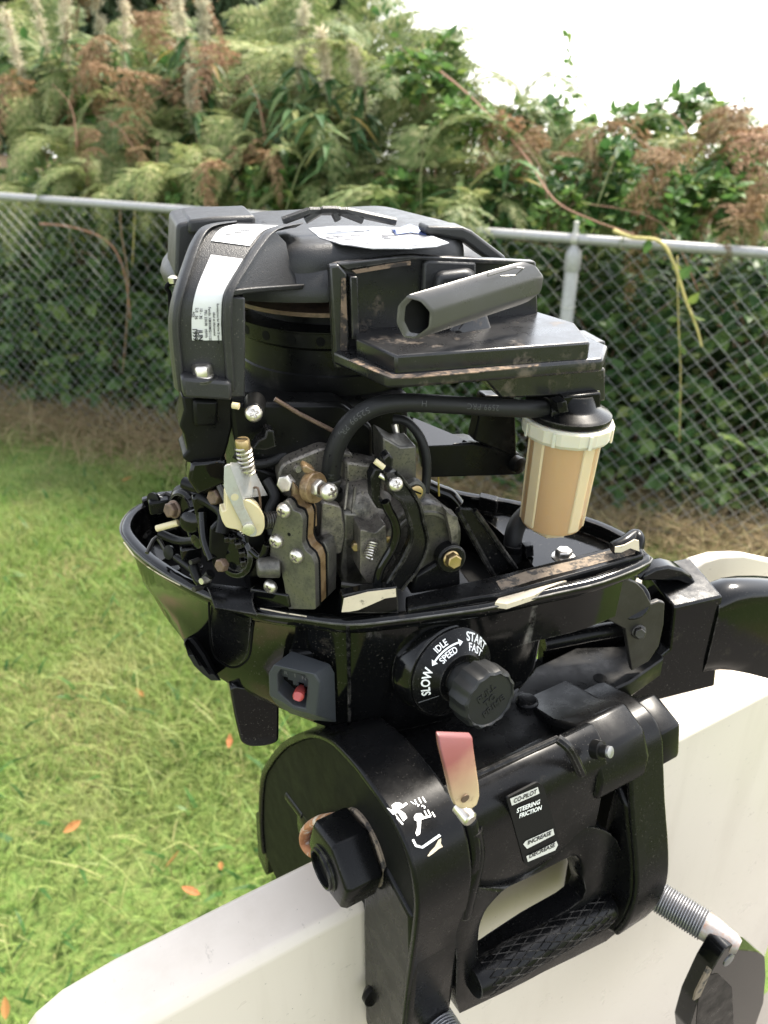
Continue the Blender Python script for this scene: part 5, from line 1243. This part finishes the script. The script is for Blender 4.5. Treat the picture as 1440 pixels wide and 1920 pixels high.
def lawn_grass():
    n = 230000
    y = .75 + 4.2 * nrng.random(n) ** 1.0; x = (-.60 + 1.25 * nrng.random(n)) * (y + .5)
    # keep only this side of the fence
    fi = FN.i; d = np.array(fi)[:3, :3]; o = np.array(fi)[:3, 3]
    fy = d[1, 0] * x + d[1, 1] * y + o[1]
    # keep what can be seen past the boat
    keep = (fy < -.02) & ((x < .12 * (y + .5)) | (y > 1.9))
    x, y, fy = x[keep], y[keep], fy[keep]
    thin = np.array([noise.noise((a * 1.1, b * 1.1, 3.3)) for a, b in zip(x, y)])
    keep = nrng.random(len(x)) < np.clip(.75 + thin * 1.1, .2, 1) * np.clip(-fy / .35, .25, 1)
    x, y = x[keep], y[keep]; n = len(x)
    th_ = np.array([noise.noise((a * 2.3, b * 2.3, 8.1)) for a, b in zip(x, y)])
    P = np.stack([x, y, np.zeros(n)], 1); H = nrng.uniform(.025, .06, n) * (1 + .5 * th_); Wd = nrng.uniform(.0022, .0048, n)
    tall = nrng.random(n) < .06 * (1 + 1.5 * (th_ > .15)); H = np.where(tall, H * nrng.uniform(1.6, 2.6, n), H)
    V, F = blades(P, H, Wd, .7, .7)
    stuff('lawn_grass', np_mesh('lawn_grass', V, F, GRASSM), 'short sunlit green lawn grass in front of the fence', 'grass')
    # broad weed leaves in the lawn
    n = 800; y = 1.0 + 3 * nrng.random(n); x = (-.62 + .75 * nrng.random(n)) * (y + .5)
    fy = d[1, 0] * x + d[1, 1] * y + o[1]; k = fy < -.3; x, y = x[k], y[k]; n = len(x)
    P = np.stack([x, y, np.full(n, .02)], 1)
    V, F = blades(P, nrng.uniform(.03, .055, n), nrng.uniform(.009, .018, n), 1.1, 1.0)
    stuff('lawn_weeds', np_mesh('lawn_weeds', V, F, SALM), 'broad flat weed leaves scattered through the lawn', 'weeds')
    # dry straw along the fence foot
    n = 15000; fx = nrng.uniform(-1.0, FL + 1.2, n); fyy = nrng.normal(.10, .2, n)
    fyy = np.where(fyy < -.35, nrng.uniform(-.3, .4, n), fyy); P = np.stack([fx, fyy, np.maximum(0, (fyy - .25) * .2)], 1)
    V, F = blades(P, nrng.uniform(.05, .24, n) * np.clip(1.15 - np.abs(fyy) * .9, .4, 1.2), nrng.uniform(.003, .006, n), 1.3, .9)
    stuff('dry_grass', np_mesh('dry_grass', V, F, DRYM), 'dry tan grass along the foot of the chain link fence', 'grass', FN)
lawn_grass()
# ---------------------------------------------------------------- fence
def fence():
    f = thing('chain_link_fence', 'grey galvanised chain link fence with a tubular top rail', 'fence', fpt(FL / 2, 0, 0), rotz=R(FYAW))
    x0, x1 = -1.6, FL + 1.4
    rail = link('top_rail', MB().tube([(x0, 0, ZR), (x1, 0, ZR)], .0185, 20).mesh('top_rail', 1, 60), f, FN, GALV)
    pitch = .0355
    n = int(1.15 / pitch); z0 = .03
    pts = [((k % 2) * pitch + (.0015 if k % 2 else -.0015), .002 * (1 if k % 2 else -1), z0 + k * pitch) for k in range(n + 1)]
    pair = []
    for s in (0, 1):
        me = MB().tube([((((k + s) % 2) * pitch + (.0012 if (k + s) % 2 else -.0012)), .002 * (1 if (k + s) % 2 else -1), z0 + k * pitch) for k in range(n + 1)], .0016, 5, cap=False).mesh('wire', 1, 60); me.materials.append(WIREM); pair.append(me)
    k = 0; x = x0
    while x < x1:
        link('wire', pair[k % 2], f, FN.m @ Matrix.Translation((x, .040, 0))); x += pitch; k += 1
    link('tension_wire', MB().tube([(x0, .04, .035), (x1, .04, .035)], .0025, 6).mesh('tension_wire', 1, 60), f, FN, WIREM)
    px = FN.hit(1066, 560, 1, 0).x / 1000
    for xx in (px, px - 3.6):
        post = link('post', MB().lathe([(.0265, -.05), (.0265, 1.13), (.024, 1.135)], (xx, 0, 0), (0, 0, 1), 24).mesh('post', 1, 60), f, FN, GALV)
        link('post_cap', MB().lathe([(.030, 1.085), (.031, 1.09), (.031, 1.145), (.026, 1.16), (.014, 1.175), (.012, 1.19)], (xx, 0, 0), (0, 0, 1), 24).mesh('post_cap', 1, 40), post, FN, GALV)
        link('cap_loop', MB().lathe([(.0215, -.012), (.0235, -.012), (.0235, .012), (.0215, .012), (.0215, -.012)], (xx, 0, ZR), (1, 0, 0), 28).mesh('cap_loop', 1, 40), post, FN, ZINC)
        link('cap_spike', MB().lathe([(.012, .02), (.010, .035), (.007, .055), (.001, .062)], (xx, 0, ZR), (0, 0, 1), 12).mesh('cap_spike', 1, 60), post, FN, ZINC)
        for z in (.95, .55): link('tie_ring', MB().lathe([(.0270, -.002), (.0295, -.002), (.0295, .002), (.0270, .002)], (xx, 0, z), (0, 0, 1), 24).mesh('tie_ring', 1, 40), post, FN, ZINC)
    for q in (150, 396, 985, 1170):
        xx = FN.hit(q, 420, 1, 0).x / 1000
        link('rail_tie', MB().lathe([(.0187, -.002), (.0207, -.002), (.0207, .002), (.0187, .002)], (xx, 0, ZR), (1, 0, .1), 20).mesh('rail_tie', 1, 40), f, FN, ZINC)
fence()
# ---------------------------------------------------------------- plant meshes
def leaf_arrays(C, D, N, L, Wd, shape=((0, .0), (.25, .8), (.5, 1.0), (.78, .62), (1, 0.0)), fold=.25, curl=.25):
    """pointed leaves; C base points, D directions, N normals (n,3), L, Wd (n,)"""
    n = len(C); S = np.cross(D, N); S /= np.linalg.norm(S, axis=1)[:, None] + 1e-9; N2 = np.cross(S, D)
    rows = []
    for t, wf in shape:
        c = C + D * (L * t)[:, None] - N2 * (L * curl * t * t)[:, None]
        rows += [c - S * (Wd * wf * .5)[:, None] + N2 * (Wd * wf * fold * .5)[:, None], c, c + S * (Wd * wf * .5)[:, None] + N2 * (Wd * wf * fold * .5)[:, None]]
    k = len(shape); V = np.stack(rows, 1).reshape(-1, 3); i = np.arange(n)[:, None] * 3 * k; F = []
    for r in range(k - 1):
        for s in (0, 1): F.append(i + np.array([[3 * r + s, 3 * r + s + 1, 3 * r + s + 4, 3 * r + s + 3]]))
    return V, np.concatenate(F)
def unit(a): return a / (np.linalg.norm(a, axis=1)[:, None] + 1e-9)
def bush_mesh(seed, n, rx, rz, L0, mat, name):
    r = np.random.default_rng(seed)
    d = unit(r.normal(size=(n, 3))); d[:, 2] = np.abs(d[:, 2]) * .9 + .05
    rad = r.uniform(.35, 1.0, n) ** .6 * (1 + .25 * np.sin(d[:, 0] * 5 + seed) * np.cos(d[:, 1] * 4))
    C = d * rad[:, None] * np.array([rx, rx, rz])
    # compound leaves: three leaflets from each point
    Cs, Ds, Ns, Ls = [], [], [], []
    base = unit(d + r.normal(size=(n, 3)) * .7 + np.array([0, 0, -.15]))
    nn = unit(np.array([0, 0, 1.0]) + d * .5 + r.normal(size=(n, 3)) * .35)
    side = unit(np.cross(base, nn))
    for s, l in ((0, 1.15), (-1, .9), (1, .9)):
        Cs.append(C); Ds.append(unit(base + side * s * 1.1)); Ns.append(nn + r.normal(size=(n, 3)) * .15); Ls.append(r.uniform(.6, 1.25, n) * L0 * l)
    C, D, N_, L = map(np.concatenate, (Cs, Ds, Ns, Ls))
    V, F = leaf_arrays(C, D, N_, L, L * .62)
    return np_mesh(name, V, F, mat)
def stems_mesh(seed, k, rx, rz, mat, r0=.004):
    rr = random.Random(seed); mb = MB()
    for _ in range(k):
        a = rr.uniform(0, 6.28); q = rr.uniform(.3, .95)
        mb.tube(catmull([(rr.uniform(-.05, .05), rr.uniform(-.05, .05), -.1), (math.cos(a) * rx * q * .4, math.sin(a) * rx * q * .4, rz * .5), (math.cos(a) * rx * q, math.sin(a) * rx * q, rz * rr.uniform(.6, .95))], 4), [r0] * 4 + [r0 * .8] * 4 + [r0 * .4], 5)
    me = mb.mesh('stem', 1, 180); me.materials.append(mat); return me
def frond_mesh(seed, arch, mat, crumple=0.0, name='frond', pairs=17):
    r = random.Random(seed)
    P = catmull([(0, 0, 0), (.03, 0, .30), (.12, 0, .55), (.30, 0, .55 + .22 * arch), (.55, 0, .55 + .24 * arch), (.80, 0, .55 + .05 * arch), (.98, 0, .55 - .25 * arch)], 10)
    cum = [0]
    for a, b in zip(P, P[1:]): cum.append(cum[-1] + (b - a).length)
    T = cum[-1]
    def at(s):
        s = min(max(s, 0), T * .9999); k = max(i for i in range(len(cum) - 1) if cum[i] <= s); f = (s - cum[k]) / (cum[k + 1] - cum[k])
        return P[k].lerp(P[k + 1], f), (P[k + 1] - P[k]).normalized()
    Cs, Ds, Ns, Ls, Ws = [], [], [], [], []
    mb = MB()
    s0 = T * .36
    for k in range(pairs):
        t = k / (pairs - 1); s = s0 + (T - s0) * (1 - (1 - t) ** 1.15) * .985
        p, d = at(s); env = (1 - t) ** .85 * (.75 + .25 * min(1, t * 6)); Lp = .40 * env + .02
        for sgn in (-1, 1):
            side = Vector((0, sgn, 0)); up = d.cross(side) * sgn; up = up if up.z > 0 else -up
            dr = (side * .86 + d * (.42 + .25 * t) + up * r.uniform(-.12, .14) + Vector((r.uniform(-1, 1), r.uniform(-1, 1), r.uniform(-1, 1))) * crumple).normalized()
            m_ = max(4, int(13 * env ** .7))
            for j in range(m_):
                u = (j + .6) / m_; q = p + dr * (Lp * u) - Vector((0, 0, 1)) * (Lp * u * u * (.18 + crumple * .5))
                l = .085 * env ** .6 * (1 - u) ** .55 * (.8 if u < .1 else 1) + .008
                sd_ = up.cross(dr).normalized()
                for s2 in (-1, 1):
                    dd = (sd_ * s2 * .9 + dr * .5 + Vector((r.uniform(-1, 1), r.uniform(-1, 1), r.uniform(-1, 1))) * (.10 + crumple)).normalized()
                    Cs.append(q[:]); Ds.append(dd[:]); Ns.append((up + Vector((r.uniform(-.2, .2), r.uniform(-.2, .2), 0)) * (1 + crumple * 4))[:]); Ls.append(l); Ws.append(l * .36 + .004)
            mb.tube([p, p + dr * Lp * .5 - Vector((0, 0, Lp * .05)), p + dr * Lp * .95 - Vector((0, 0, Lp * .17))], [.0022, .0016, .0006], 4)
    V, F = leaf_arrays(np.array(Cs), np.array(Ds), np.array(Ns), np.array(Ls), np.array(Ws), shape=((0, .75), (.5, .9), (1, .12)), fold=.1, curl=.15)
    mb.tube(P[::2] + [P[-1]], [.006 - .0048 * i / (len(P[::2])) for i in range(len(P[::2]) + 1)], 6)
    nv = len(mb.v)
    me = bpy.data.meshes.new(name)
    V2 = np.concatenate([np.array([tuple(v) for v in mb.v]), V]); faces = [tuple(f) for f in mb.f] + [tuple(int(x) + nv for x in f) for f in F]
    me.from_pydata(V2.tolist(), [], faces); me.materials.append(mat); return me
FROND = [frond_mesh(s, a, FERN, cr, pairs=pr) for s, a, cr, pr in ((1, .8, .03, 17), (2, 1.1, .06, 14), (3, 1.5, .1, 19), (4, .5, .05, 13), (8, 1.9, .14, 16), (9, .2, .08, 15), (10, 1.3, .02, 21))]
FROND2 = [frond_mesh(s, a, FERNB, .35) for s, a in ((5, 1.6), (6, 2.0), (7, 1.2))]
def onbank(px, py, y):
    """position on the fence plane pushed y metres behind: photo position of the plant's upper mass"""
    q = FN.hit(px, py, 1, y * 1000) / 1000; return q
def fern(px, py, y, scale, dead=False, n=5, label=None, group=None, seed=0, tilt=.12):
    """fern whose crown top shows near photo position (px, py), standing y metres behind the fence"""
    r = random.Random(seed); q = onbank(px, py, y); h = .72 * scale
    f = thing('dead_bracken' if dead else 'bracken_fern', label, 'fern', FN.m @ Vector((q.x, q.y, q.z - h)), group, rotz=r.uniform(0, 6.28))
    for k in range(n):
        a = 2 * math.pi * k / n + r.uniform(-.4, .4); s = scale * r.uniform(.8, 1.15)
        m = WM[f.name] @ Matrix.Rotation(a, 4, 'Z') @ Matrix.Rotation(r.uniform(-tilt, tilt * 2), 4, 'Y') @ Matrix.Rotation(r.uniform(-.25, .25), 4, 'X') @ Matrix.Diagonal((s * r.uniform(.85, 1.15), s * r.uniform(.6, 1.1), s * r.uniform(.8, 1.1), 1))
        link('frond', r.choice(FROND2 if dead else FROND), f, m)
    return f
def place(what, px, py):
    col = ('at the left border', 'left of the engine', 'above the left of the engine cover', 'above the right of the engine cover', 'above the fence post', 'right of the fence post', 'at the right border')[min(6, max(0, int(px // 206)))]
    row = 'just above the top rail' if py > 270 else 'midway up the bank' if py > 140 else 'high on the bank'
    return f'{what} {row}, {col}'
GB = 'green bracken ferns growing on the bank'
spots = []
rr = random.Random(3)
for px, py, y, s in [(60, 150, 1.3, .8), (170, 120, 1.6, .9), (300, 200, .9, .8), (400, 160, 1.4, .9), (120, 250, .7, .7), (330, 290, .45, .62), (30, 60, 2.2, 1.0), (240, 90, 2.0, .95), (560, 100, 1.6, .95), (640, 170, 1.1, .85), (470, 220, .9, .7),
                     (560, 250, .6, .65), (700, 110, 1.4, .9), (730, 240, .8, .75), (820, 170, 1.2, .8), (880, 260, .9, .7), (940, 210, 1.5, .8), (1010, 300, .7, .6), (1120, 250, 1.2, .7), (1230, 300, .9, .65), (1330, 260, 1.3, .7), (1420, 330, .8, .6),
                     (20, 320, .4, .55), (200, 330, .35, .5), (430, 320, .4, .5), (620, 320, .4, .5), (900, 360, .3, .45), (500, 30, 2.6, 1.0), (640, 60, 2.2, .95), (380, 60, 2.6, 1.0), (100, 20, 3.2, 1.1)]:
    fern(px, py, y, s * .78, False, rr.choice([5, 6, 7]), place('green bracken fern', px, py), GB, rr.randint(0, 9999))
    if py < 330 and px < 1000:
        qx, qy = px + rr.uniform(-60, 60), py + rr.uniform(20, 70); fern(qx, qy, y * .9, s * .6, False, 5, place('small green bracken fern', qx, qy), GB, rr.randint(0, 9999))
fern(800, 300, .22, .55, False, 5, 'pale green bracken fern hanging close above the rail, left of the post', None, 77, .3)
fern(700, 60, 1.0, .62, False, 6, 'tall bracken fern against the sky at the top of the bank slope', None, 78)
for px, py, y, s, lab in [(70, 190, .9, .42, 'dead brown bracken spreading at the left edge above the rail'), (240, 120, .75, .42, 'tall rust brown bracken spire left of the top centre'), (265, 30, 1.2, .45, 'dead brown fern reaching the top edge of the left undergrowth'), (225, 260, .5, .28, 'small rusty dead fern low on the left bank'),
                     (420, 140, .9, .32, 'pale brown dead fern between green ferns, left of the sky'), (460, 290, .3, .28, 'withered brown fern just above the rail behind the starter cover'), (1015, 270, .5, .28, 'rust red dead fern right of centre above the fence post'), (1280, 270, .7, .42, 'big dead tan bracken at the right edge'),
                     (1400, 240, .8, .4, 'dead tan bracken nearest the right border under the sky'), (1410, 400, .15, .25, 'brown dead fern touching the top rail at the right edge')]:
    fern(px, py, y, s, True, 5, lab, 'dead brown bracken', rr.randint(0, 9999), .35)
# ---------------------------------------------------------------- leafy bushes
BV = [bush_mesh(20 + k, 330, .42, .62, .075, BRAM, 'crown') for k in range(3)]
SV = [bush_mesh(30 + k, 170, .40, .50, .115, SALM, 'crown') for k in range(2)]
ST = [stems_mesh(40 + k, 9, .36, .55, STEMB) for k in range(3)]
def bush(x, y, z, s, kind, lab, group, seed):
    r = random.Random(seed)
    b = thing('bramble_bush' if kind == 0 else 'broadleaf_shrub', lab, 'bush' if kind == 0 else 'shrub', FN.m @ Vector((x, y, z)), group, r.uniform(0, 6.28))
    m = WM[b.name] @ Matrix.Diagonal((s, s, s * r.uniform(.85, 1.15), 1))
    link('crown', r.choice(BV if kind == 0 else SV), b, m); link('stem', r.choice(ST), b, m)
def bword(where, x):
    col = ('beyond the left border', 'at the left border', 'left of the engine', 'behind the starter cover', 'left of the fence post', 'right of the fence post', 'at the right border', 'beyond the right border')[min(7, max(0, int((x + .6) / (FL + 1.2) * 8)))]
    return f'dark green bramble bush {where}, {col}'
GR = 'bramble bushes packed behind the fence'
for i in range(15):
    x = -1.0 + i * (FL + 2.2) / 14 + rr.uniform(-.1, .1)
    bush(x, .52 + rr.uniform(-.04, .08), .02, rr.uniform(.85, 1.05), 0, bword('low against the wire mesh', x), GR, 100 + i)
for i in range(14):
    x = -1.2 + i * (FL + 2.6) / 13 + rr.uniform(-.15, .15)
    bush(x, .8 + rr.uniform(-.1, .1), .35, rr.uniform(.95, 1.2), 0, bword('at rail height behind the fence', x), GR, 200 + i)
for i in range(16):
    x = -1.6 + i * (FL + 4) / 15 + rr.uniform(-.2, .2)
    bush(x, 1.6 + rr.uniform(-.3, .5), .55, rr.uniform(.9, 1.2), 0, bword('high on the bank under the ferns', x), 'bramble bushes higher on the bank', 300 + i)
for px, py, y, s, lab in [(800, 90, .7, .5, 'bright green lobed shrub leaves against the sky, top centre right'), (880, 190, .5, .4, 'light green leafy shrub on the skyline below the white sky'), (60, 110, 1.7, .6, 'yellow green shrub at the upper left edge'), (330, 130, 1.3, .5, 'yellow green shrub in the middle of the left bank'),
                     (350, 350, .25, .3, 'bright green leafy shoot above the rail left of the engine'), (1050, 370, .25, .32, 'bluish green shrub leaves just behind the fence post'), (1330, 330, .45, .5, 'dense green shrub near the right edge above the rail'), (1130, 300, .5, .5, 'dark leafy shrub right of the post, below the skyline'), (1240, 350, .3, .4, 'leafy shrub low over the rail in the right third'), (970, 330, .35, .42, 'grey green shrub left of the fence post above the rail'), (1400, 300, .9, .6, 'broad green shrub under the skyline at the right border'), (760, 330, .3, .35, 'small leafy shrub above the rail right of the starter cover'), (520, 310, .35, .4, 'green leafy shrub above the rail behind the starter cover'), (200, 150, 1.2, .5, 'pale green leafy shrub in the middle of the left bank'), (1200, 210, 1.4, .5, 'light green shrub on the far right skyline'), (1010, 200, 1.3, .5, 'yellow green leafy shrub below the tall wispy shoot'), (1290, 190, 1.8, .5, 'low skyline shrub right of the wispy shoot')]:
    q = onbank(px, py, y); bush(q.x, q.y, q.z - .40 * s, s, 1, lab, 'broad-leaved shrubs', int(px + py))
# ---------------------------------------------------------------- undergrowth fill
def undergrowth():
    n = 15000; x = nrng.uniform(-2.5, FL + 4, n); y = nrng.uniform(.3, 4.5, n)
    t = np.clip((y - .25) / 2.2, 0, 1); z = .72 * t * t * (3 - 2 * t) + nrng.uniform(0, .45, n) * np.clip(y, .3, 1)
    C = np.stack([x, y, z], 1); D = unit(nrng.normal(size=(n, 3)) + np.array([0, -.4, -.1])); N_ = unit(nrng.normal(size=(n, 3)) * .5 + np.array([0, -.3, 1]))
    V, F = leaf_arrays(C, D, N_, nrng.uniform(.04, .11, n), nrng.uniform(.02, .05, n))
    stuff('undergrowth', np_mesh('undergrowth', V, F, BRAM), 'dense dark green leafy undergrowth covering the bank', 'undergrowth', FN)
undergrowth()
def twigs():
    r = random.Random(8)
    for k in range(26):
        px, py = r.uniform(0, 1440), r.uniform(120, 400); q = onbank(px, py, r.uniform(.15, .8)); L_ = r.uniform(.25, .6)
        a = r.uniform(-.9, .9); P = catmull([(0, 0, 0), (math.sin(a) * L_ * .5, r.uniform(-.05, .05), math.cos(a) * L_ * .5), (math.sin(a * 1.5) * L_, 0, math.cos(a * 1.5) * L_ * .8)], 4)
        t = link('dry_twig', MB().tube(P, [.0035 - .0025 * i / len(P) for i in range(len(P))], 5).mesh('dry_twig', 1, 180), None, FN.m @ Matrix.Translation((q.x, q.y, q.z - L_ * .6)), r.choice([STEMB, RVT, STEMG]))
        t['label'] = place('thin dry twig', px, py); t['category'] = 'twig'; t['group'] = 'dry twigs in the undergrowth'
RVT = m_plain('reddish_twig', (.22, .12, .075), .8, .25, 40)
twigs()
# ---------------------------------------------------------------- willowherb, seed heads, shoots
def willow(px, py, y, h, lab, seed, fluff=False, group=None):
    r = np.random.default_rng(seed); q = onbank(px, py, y); base = FN.m @ Vector((q.x, q.y, q.z - h))
    t = thing('willowherb_seed_head' if fluff else 'willowherb', lab, 'wild flower' if fluff else 'plant', base, group)
    top = Vector((r.uniform(-.08, .08), r.uniform(-.05, .05), h))
    P = catmull([(0, 0, 0), (top.x * .2, top.y * .3, h * .5), top], 6)
    link('stem', MB().tube(P, [.0045 - .003 * i / len(P) for i in range(len(P))], 6).mesh('stem', 1, 180), t, WM[t.name], STEMB if fluff else STEMG)
    n = 46; s = r.uniform(.25, .75 if fluff else 1.0, n); C = np.array([P[int(a * (len(P) - 1))][:] for a in s]); a = r.uniform(0, 6.28, n)
    D = unit(np.stack([np.cos(a), np.sin(a), r.uniform(-.5, .5, n)], 1)); N_ = np.tile([0, 0, 1.0], (n, 1))
    L = r.uniform(.10, .20, n); V, F = leaf_arrays(C, D, N_, L, L * .17 + .006, shape=((0, .3), (.25, 1), (.55, .9), (.8, .5), (1, 0)), curl=.55)
    link('leaves', np_mesh('leaves', V, F, STRAP), t, WM[t.name])
    if fluff:
        n = 620; s = r.uniform(.62, 1.0, n); C = np.array([P[min(int(a * (len(P) - 1)), len(P) - 1)][:] for a in s]) + r.normal(size=(n, 3)) * np.array([.011, .011, .02]); a = r.uniform(0, 6.28, n)
        D = unit(r.normal(size=(n, 3))); L = r.uniform(.015, .05, n); V, F = leaf_arrays(C, D, unit(r.normal(size=(n, 3))), L, L * .10 + .0015, shape=((0, .6), (.5, 1), (1, .2)))
        link('seed_head', np_mesh('seed_head', V, F, FLUFF), t, WM[t.name])
k = 0
for px, py, y, h, lab in [(480, 140, .6, .8, 0), (520, 190, .5, .7, 0), (560, 150, .65, .8, 0), (600, 200, .45, .7, 0), (640, 230, .4, .6, 0), (450, 190, .7, .7, 0), (540, 230, .4, .6, 0), (670, 200, .6, .7, 0), (930, 290, .3, .5, 0), (960, 330, .25, .45, 0), (860, 330, .25, .45, 0), (1150, 240, .8, .6, 0)]:
    willow(px, py, y, h, place('willowherb with long drooping leaves', px, py), 500 + k, False, 'leafy willowherb stems'); k += 1
for px, py, y, h in [(70, -60, 1.2, 1.2), (95, -45, 1.1, 1.0), (190, -60, 1.2, 1.2), (205, -45, 1.1, 1.1), (325, -55, 1.0, 1.1), (350, -60, 1.0, 1.0), (375, -10, .9, .9), (25, 15, 1.0, .9), (545, 0, .9, .9), (355, 130, .7, .6), (620, 50, .8, .7), (690, 80, .8, .6)]:
    willow(px, py, y, h, place('cream fluffy seed spire', px, py), 600 + k, True, 'cream willowherb seed heads'); k += 1
def shoot(px, py, y, h, lab, seed):
    r = np.random.default_rng(seed); q = onbank(px, py, y); t = thing('leafy_shoot', lab, 'shoot', FN.m @ Vector((q.x, q.y, q.z - h)))
    P = catmull([(0, 0, 0), (.02, 0, h * .5), (-.02, 0, h)], 8)
    link('stem', MB().tube(P, .002, 5).mesh('stem', 1, 180), t, WM[t.name], STEMG)
    n = 40; C = np.array([P[int(a * (len(P) - 1))][:] for a in r.uniform(.2, 1, n)]) + r.normal(size=(n, 3)) * .03; D = unit(r.normal(size=(n, 3))); L = r.uniform(.03, .06, n)
    V, F = leaf_arrays(C, D, unit(r.normal(size=(n, 3)) + np.array([0, 0, 1.0])), L, L * .5); link('leaves', np_mesh('leaves', V, F, SALM), t, WM[t.name])
shoot(1072, 60, 1.5, .55, 'tall wispy leafy shoot standing alone against the white sky', 1); shoot(1060, 130, 1.4, .4, 'short leafy shoot below the tall wispy one on the skyline', 2)
shoot(1400, 165, 3.5, .6, 'sparse leafy shoot at the far right skyline', 3); shoot(735, 5, 1.6, .6, 'thin leafy shoot at the top centre edge of the sky', 4)
def cane(pts, r0, mat, lab, nm='bramble_cane', leaves=0, seed=0):
    P = catmull([FN.hit(x, y, 1, d * 1000) / 1000 for x, y, d in pts], 6); base = FN.m @ P[0]
    t = thing(nm, lab, 'cane', base); W_ = FN.m
    link('cane', MB().tube(P, [r0 * (1 - .5 * i / len(P)) for i in range(len(P))], 8).mesh('cane', 1, 180), t, W_, mat)
    if leaves:
        r = np.random.default_rng(seed); n = leaves; C = np.array([P[int(a * (len(P) - 1))][:] for a in r.uniform(0, 1, n)]); D = unit(r.normal(size=(n, 3))); L = r.uniform(.03, .06, n)
        V, F = leaf_arrays(C, D, unit(r.normal(size=(n, 3)) + np.array([0, -1, .5])), L, L * .6); link('leaves', np_mesh('leaves', V, F, SALM), t, W_)
YV = m_plain('yellowing_vine', (.40, .34, .12), .7, .25, 40); RV = m_plain('reddish_stem', (.26, .13, .08), .7, .25, 40)
cane([(1150, 432, -.02), (1185, 445, -.03), (1235, 452, -.035), (1262, 490, -.03), (1285, 560, -.02), (1305, 610, -.015), (1316, 650, -.01)], .0075, YV, 'yellowing vine tip hanging over the rail on the right', 'vine', 5, 9)
cane([(820, 130, .5), (870, 170, .45), (940, 240, .4), (990, 300, .3), (1040, 375, .1), (1110, 412, .02), (1190, 440, -.03)], .0042, RV, 'long arching brown bramble cane running down to the rail', 'bramble_cane', 10, 5)
cane([(75, 420, .08), (125, 424, .08), (180, 440, .08), (215, 468, .08), (235, 520, .08), (245, 600, .1)], .006, RV, 'bent reddish stem behind the mesh at the left', 'bent_stem')
cane([(225, 390, .1), (228, 440, .1), (240, 520, .12), (238, 600, .12), (230, 700, .12)], .005, STEMB, 'upright brown stem behind the mesh left of the engine', 'upright_stem')
cane([(255, 345, .15), (252, 420, .12), (248, 500, .12)], .004, YV, 'pale dry stem crossing the rail left of the engine', 'upright_stem')
cane([(1270, 480, .09), (1272, 600, .09), (1276, 700, .09), (1274, 830, .09)], .003, YV, 'thin pale vine hanging straight down behind the right mesh', 'vine', 14, 4)
# ---------------------------------------------------------------- trees beyond
def tree(x, y, h, lab, seed, trunk=.16):
    r = np.random.default_rng(seed); t = thing('conifer_tree', lab, 'tree', FN.m @ Vector((x, y, .6)), 'dark trees beyond the bank')
    link('trunk', MB().tube([(0, 0, 0), (.05, 0, h * .5), (0, 0, h)], [trunk, trunk * .7, trunk * .1], 10).mesh('trunk', 1, 60), t, WM[t.name], BARK)
    n = 5200; s = r.uniform(.05, 1, n); a = r.uniform(0, 6.28, n); rad = (1.05 - s) * h * .15 * r.uniform(.2, 1, n)
    C = np.stack([np.cos(a) * rad, np.sin(a) * rad, s * h - rad * .35], 1); D = unit(np.stack([np.cos(a), np.sin(a), r.uniform(-.8, .1, n)], 1)); L = r.uniform(.15, .4, n)
    V, F = leaf_arrays(C, D, unit(r.normal(size=(n, 3)) * .4 + np.array([0, 0, 1.0])), L, L * .35, curl=.4); link('crown', np_mesh('crown', V, F, CONIF), t, WM[t.name])
for i, (px, y, h) in enumerate([(-120, 6, 5), (40, 8, 5), (180, 7, 5), (300, 9, 5), (420, 8, 4.5), (530, 9, 4.5), (630, 10, 4)]):
    tree(onbank(px, 20, y).x, y, h, ('leftmost', 'second', 'third', 'fourth', 'fifth', 'sixth', 'rightmost')[i] + ' of the dark conifers behind the ferns at the upper left', 700 + i)
# ---------------------------------------------------------------- fallen leaves on the lawn
LVM = m_leaf('fallen_orange_leaf', [(0, (.22, .09, .03)), (1, (.34, .16, .06))], .7, .3)
r_ = np.random.default_rng(5)
LM = []
for k in range(3):
    C = np.array([[0, 0, 0.0]]); V, F = leaf_arrays(C, np.array([[1.0, 0, 0]]), np.array([[0, 0.2 * k, 1.0]]), np.array([.05]), np.array([.02]), curl=-.3, fold=.4)
    V[:, 0] -= .03; LM.append(np_mesh('fallen_leaf', V, F, LVM))
for i, (px, py) in enumerate([(262, 1300), (430, 1390), (330, 1612), (415, 1628), (355, 1672), (130, 1553), (240, 900), (10, 1890)]):
    p = level(px, py, .045)
    o = link('fallen_leaf', LM[i % 3], None, Matrix.Translation(p) @ Matrix.Rotation(rr.uniform(0, 6.28), 4, 'Z') @ Matrix.Rotation(rr.uniform(-.4, .4), 4, 'X') @ Matrix.Scale(rr.uniform(.7, 1.2), 4))
    o['label'] = 'small orange fallen leaf on the lawn, ' + ('near the fence' if py < 1000 else 'level with the pan' if py < 1350 else 'near the white transom') + (' at the left border' if px < 130 else ' beside the engine' if px > 300 else ''); o['category'] = 'leaf'; o['group'] = 'orange leaves on the lawn'
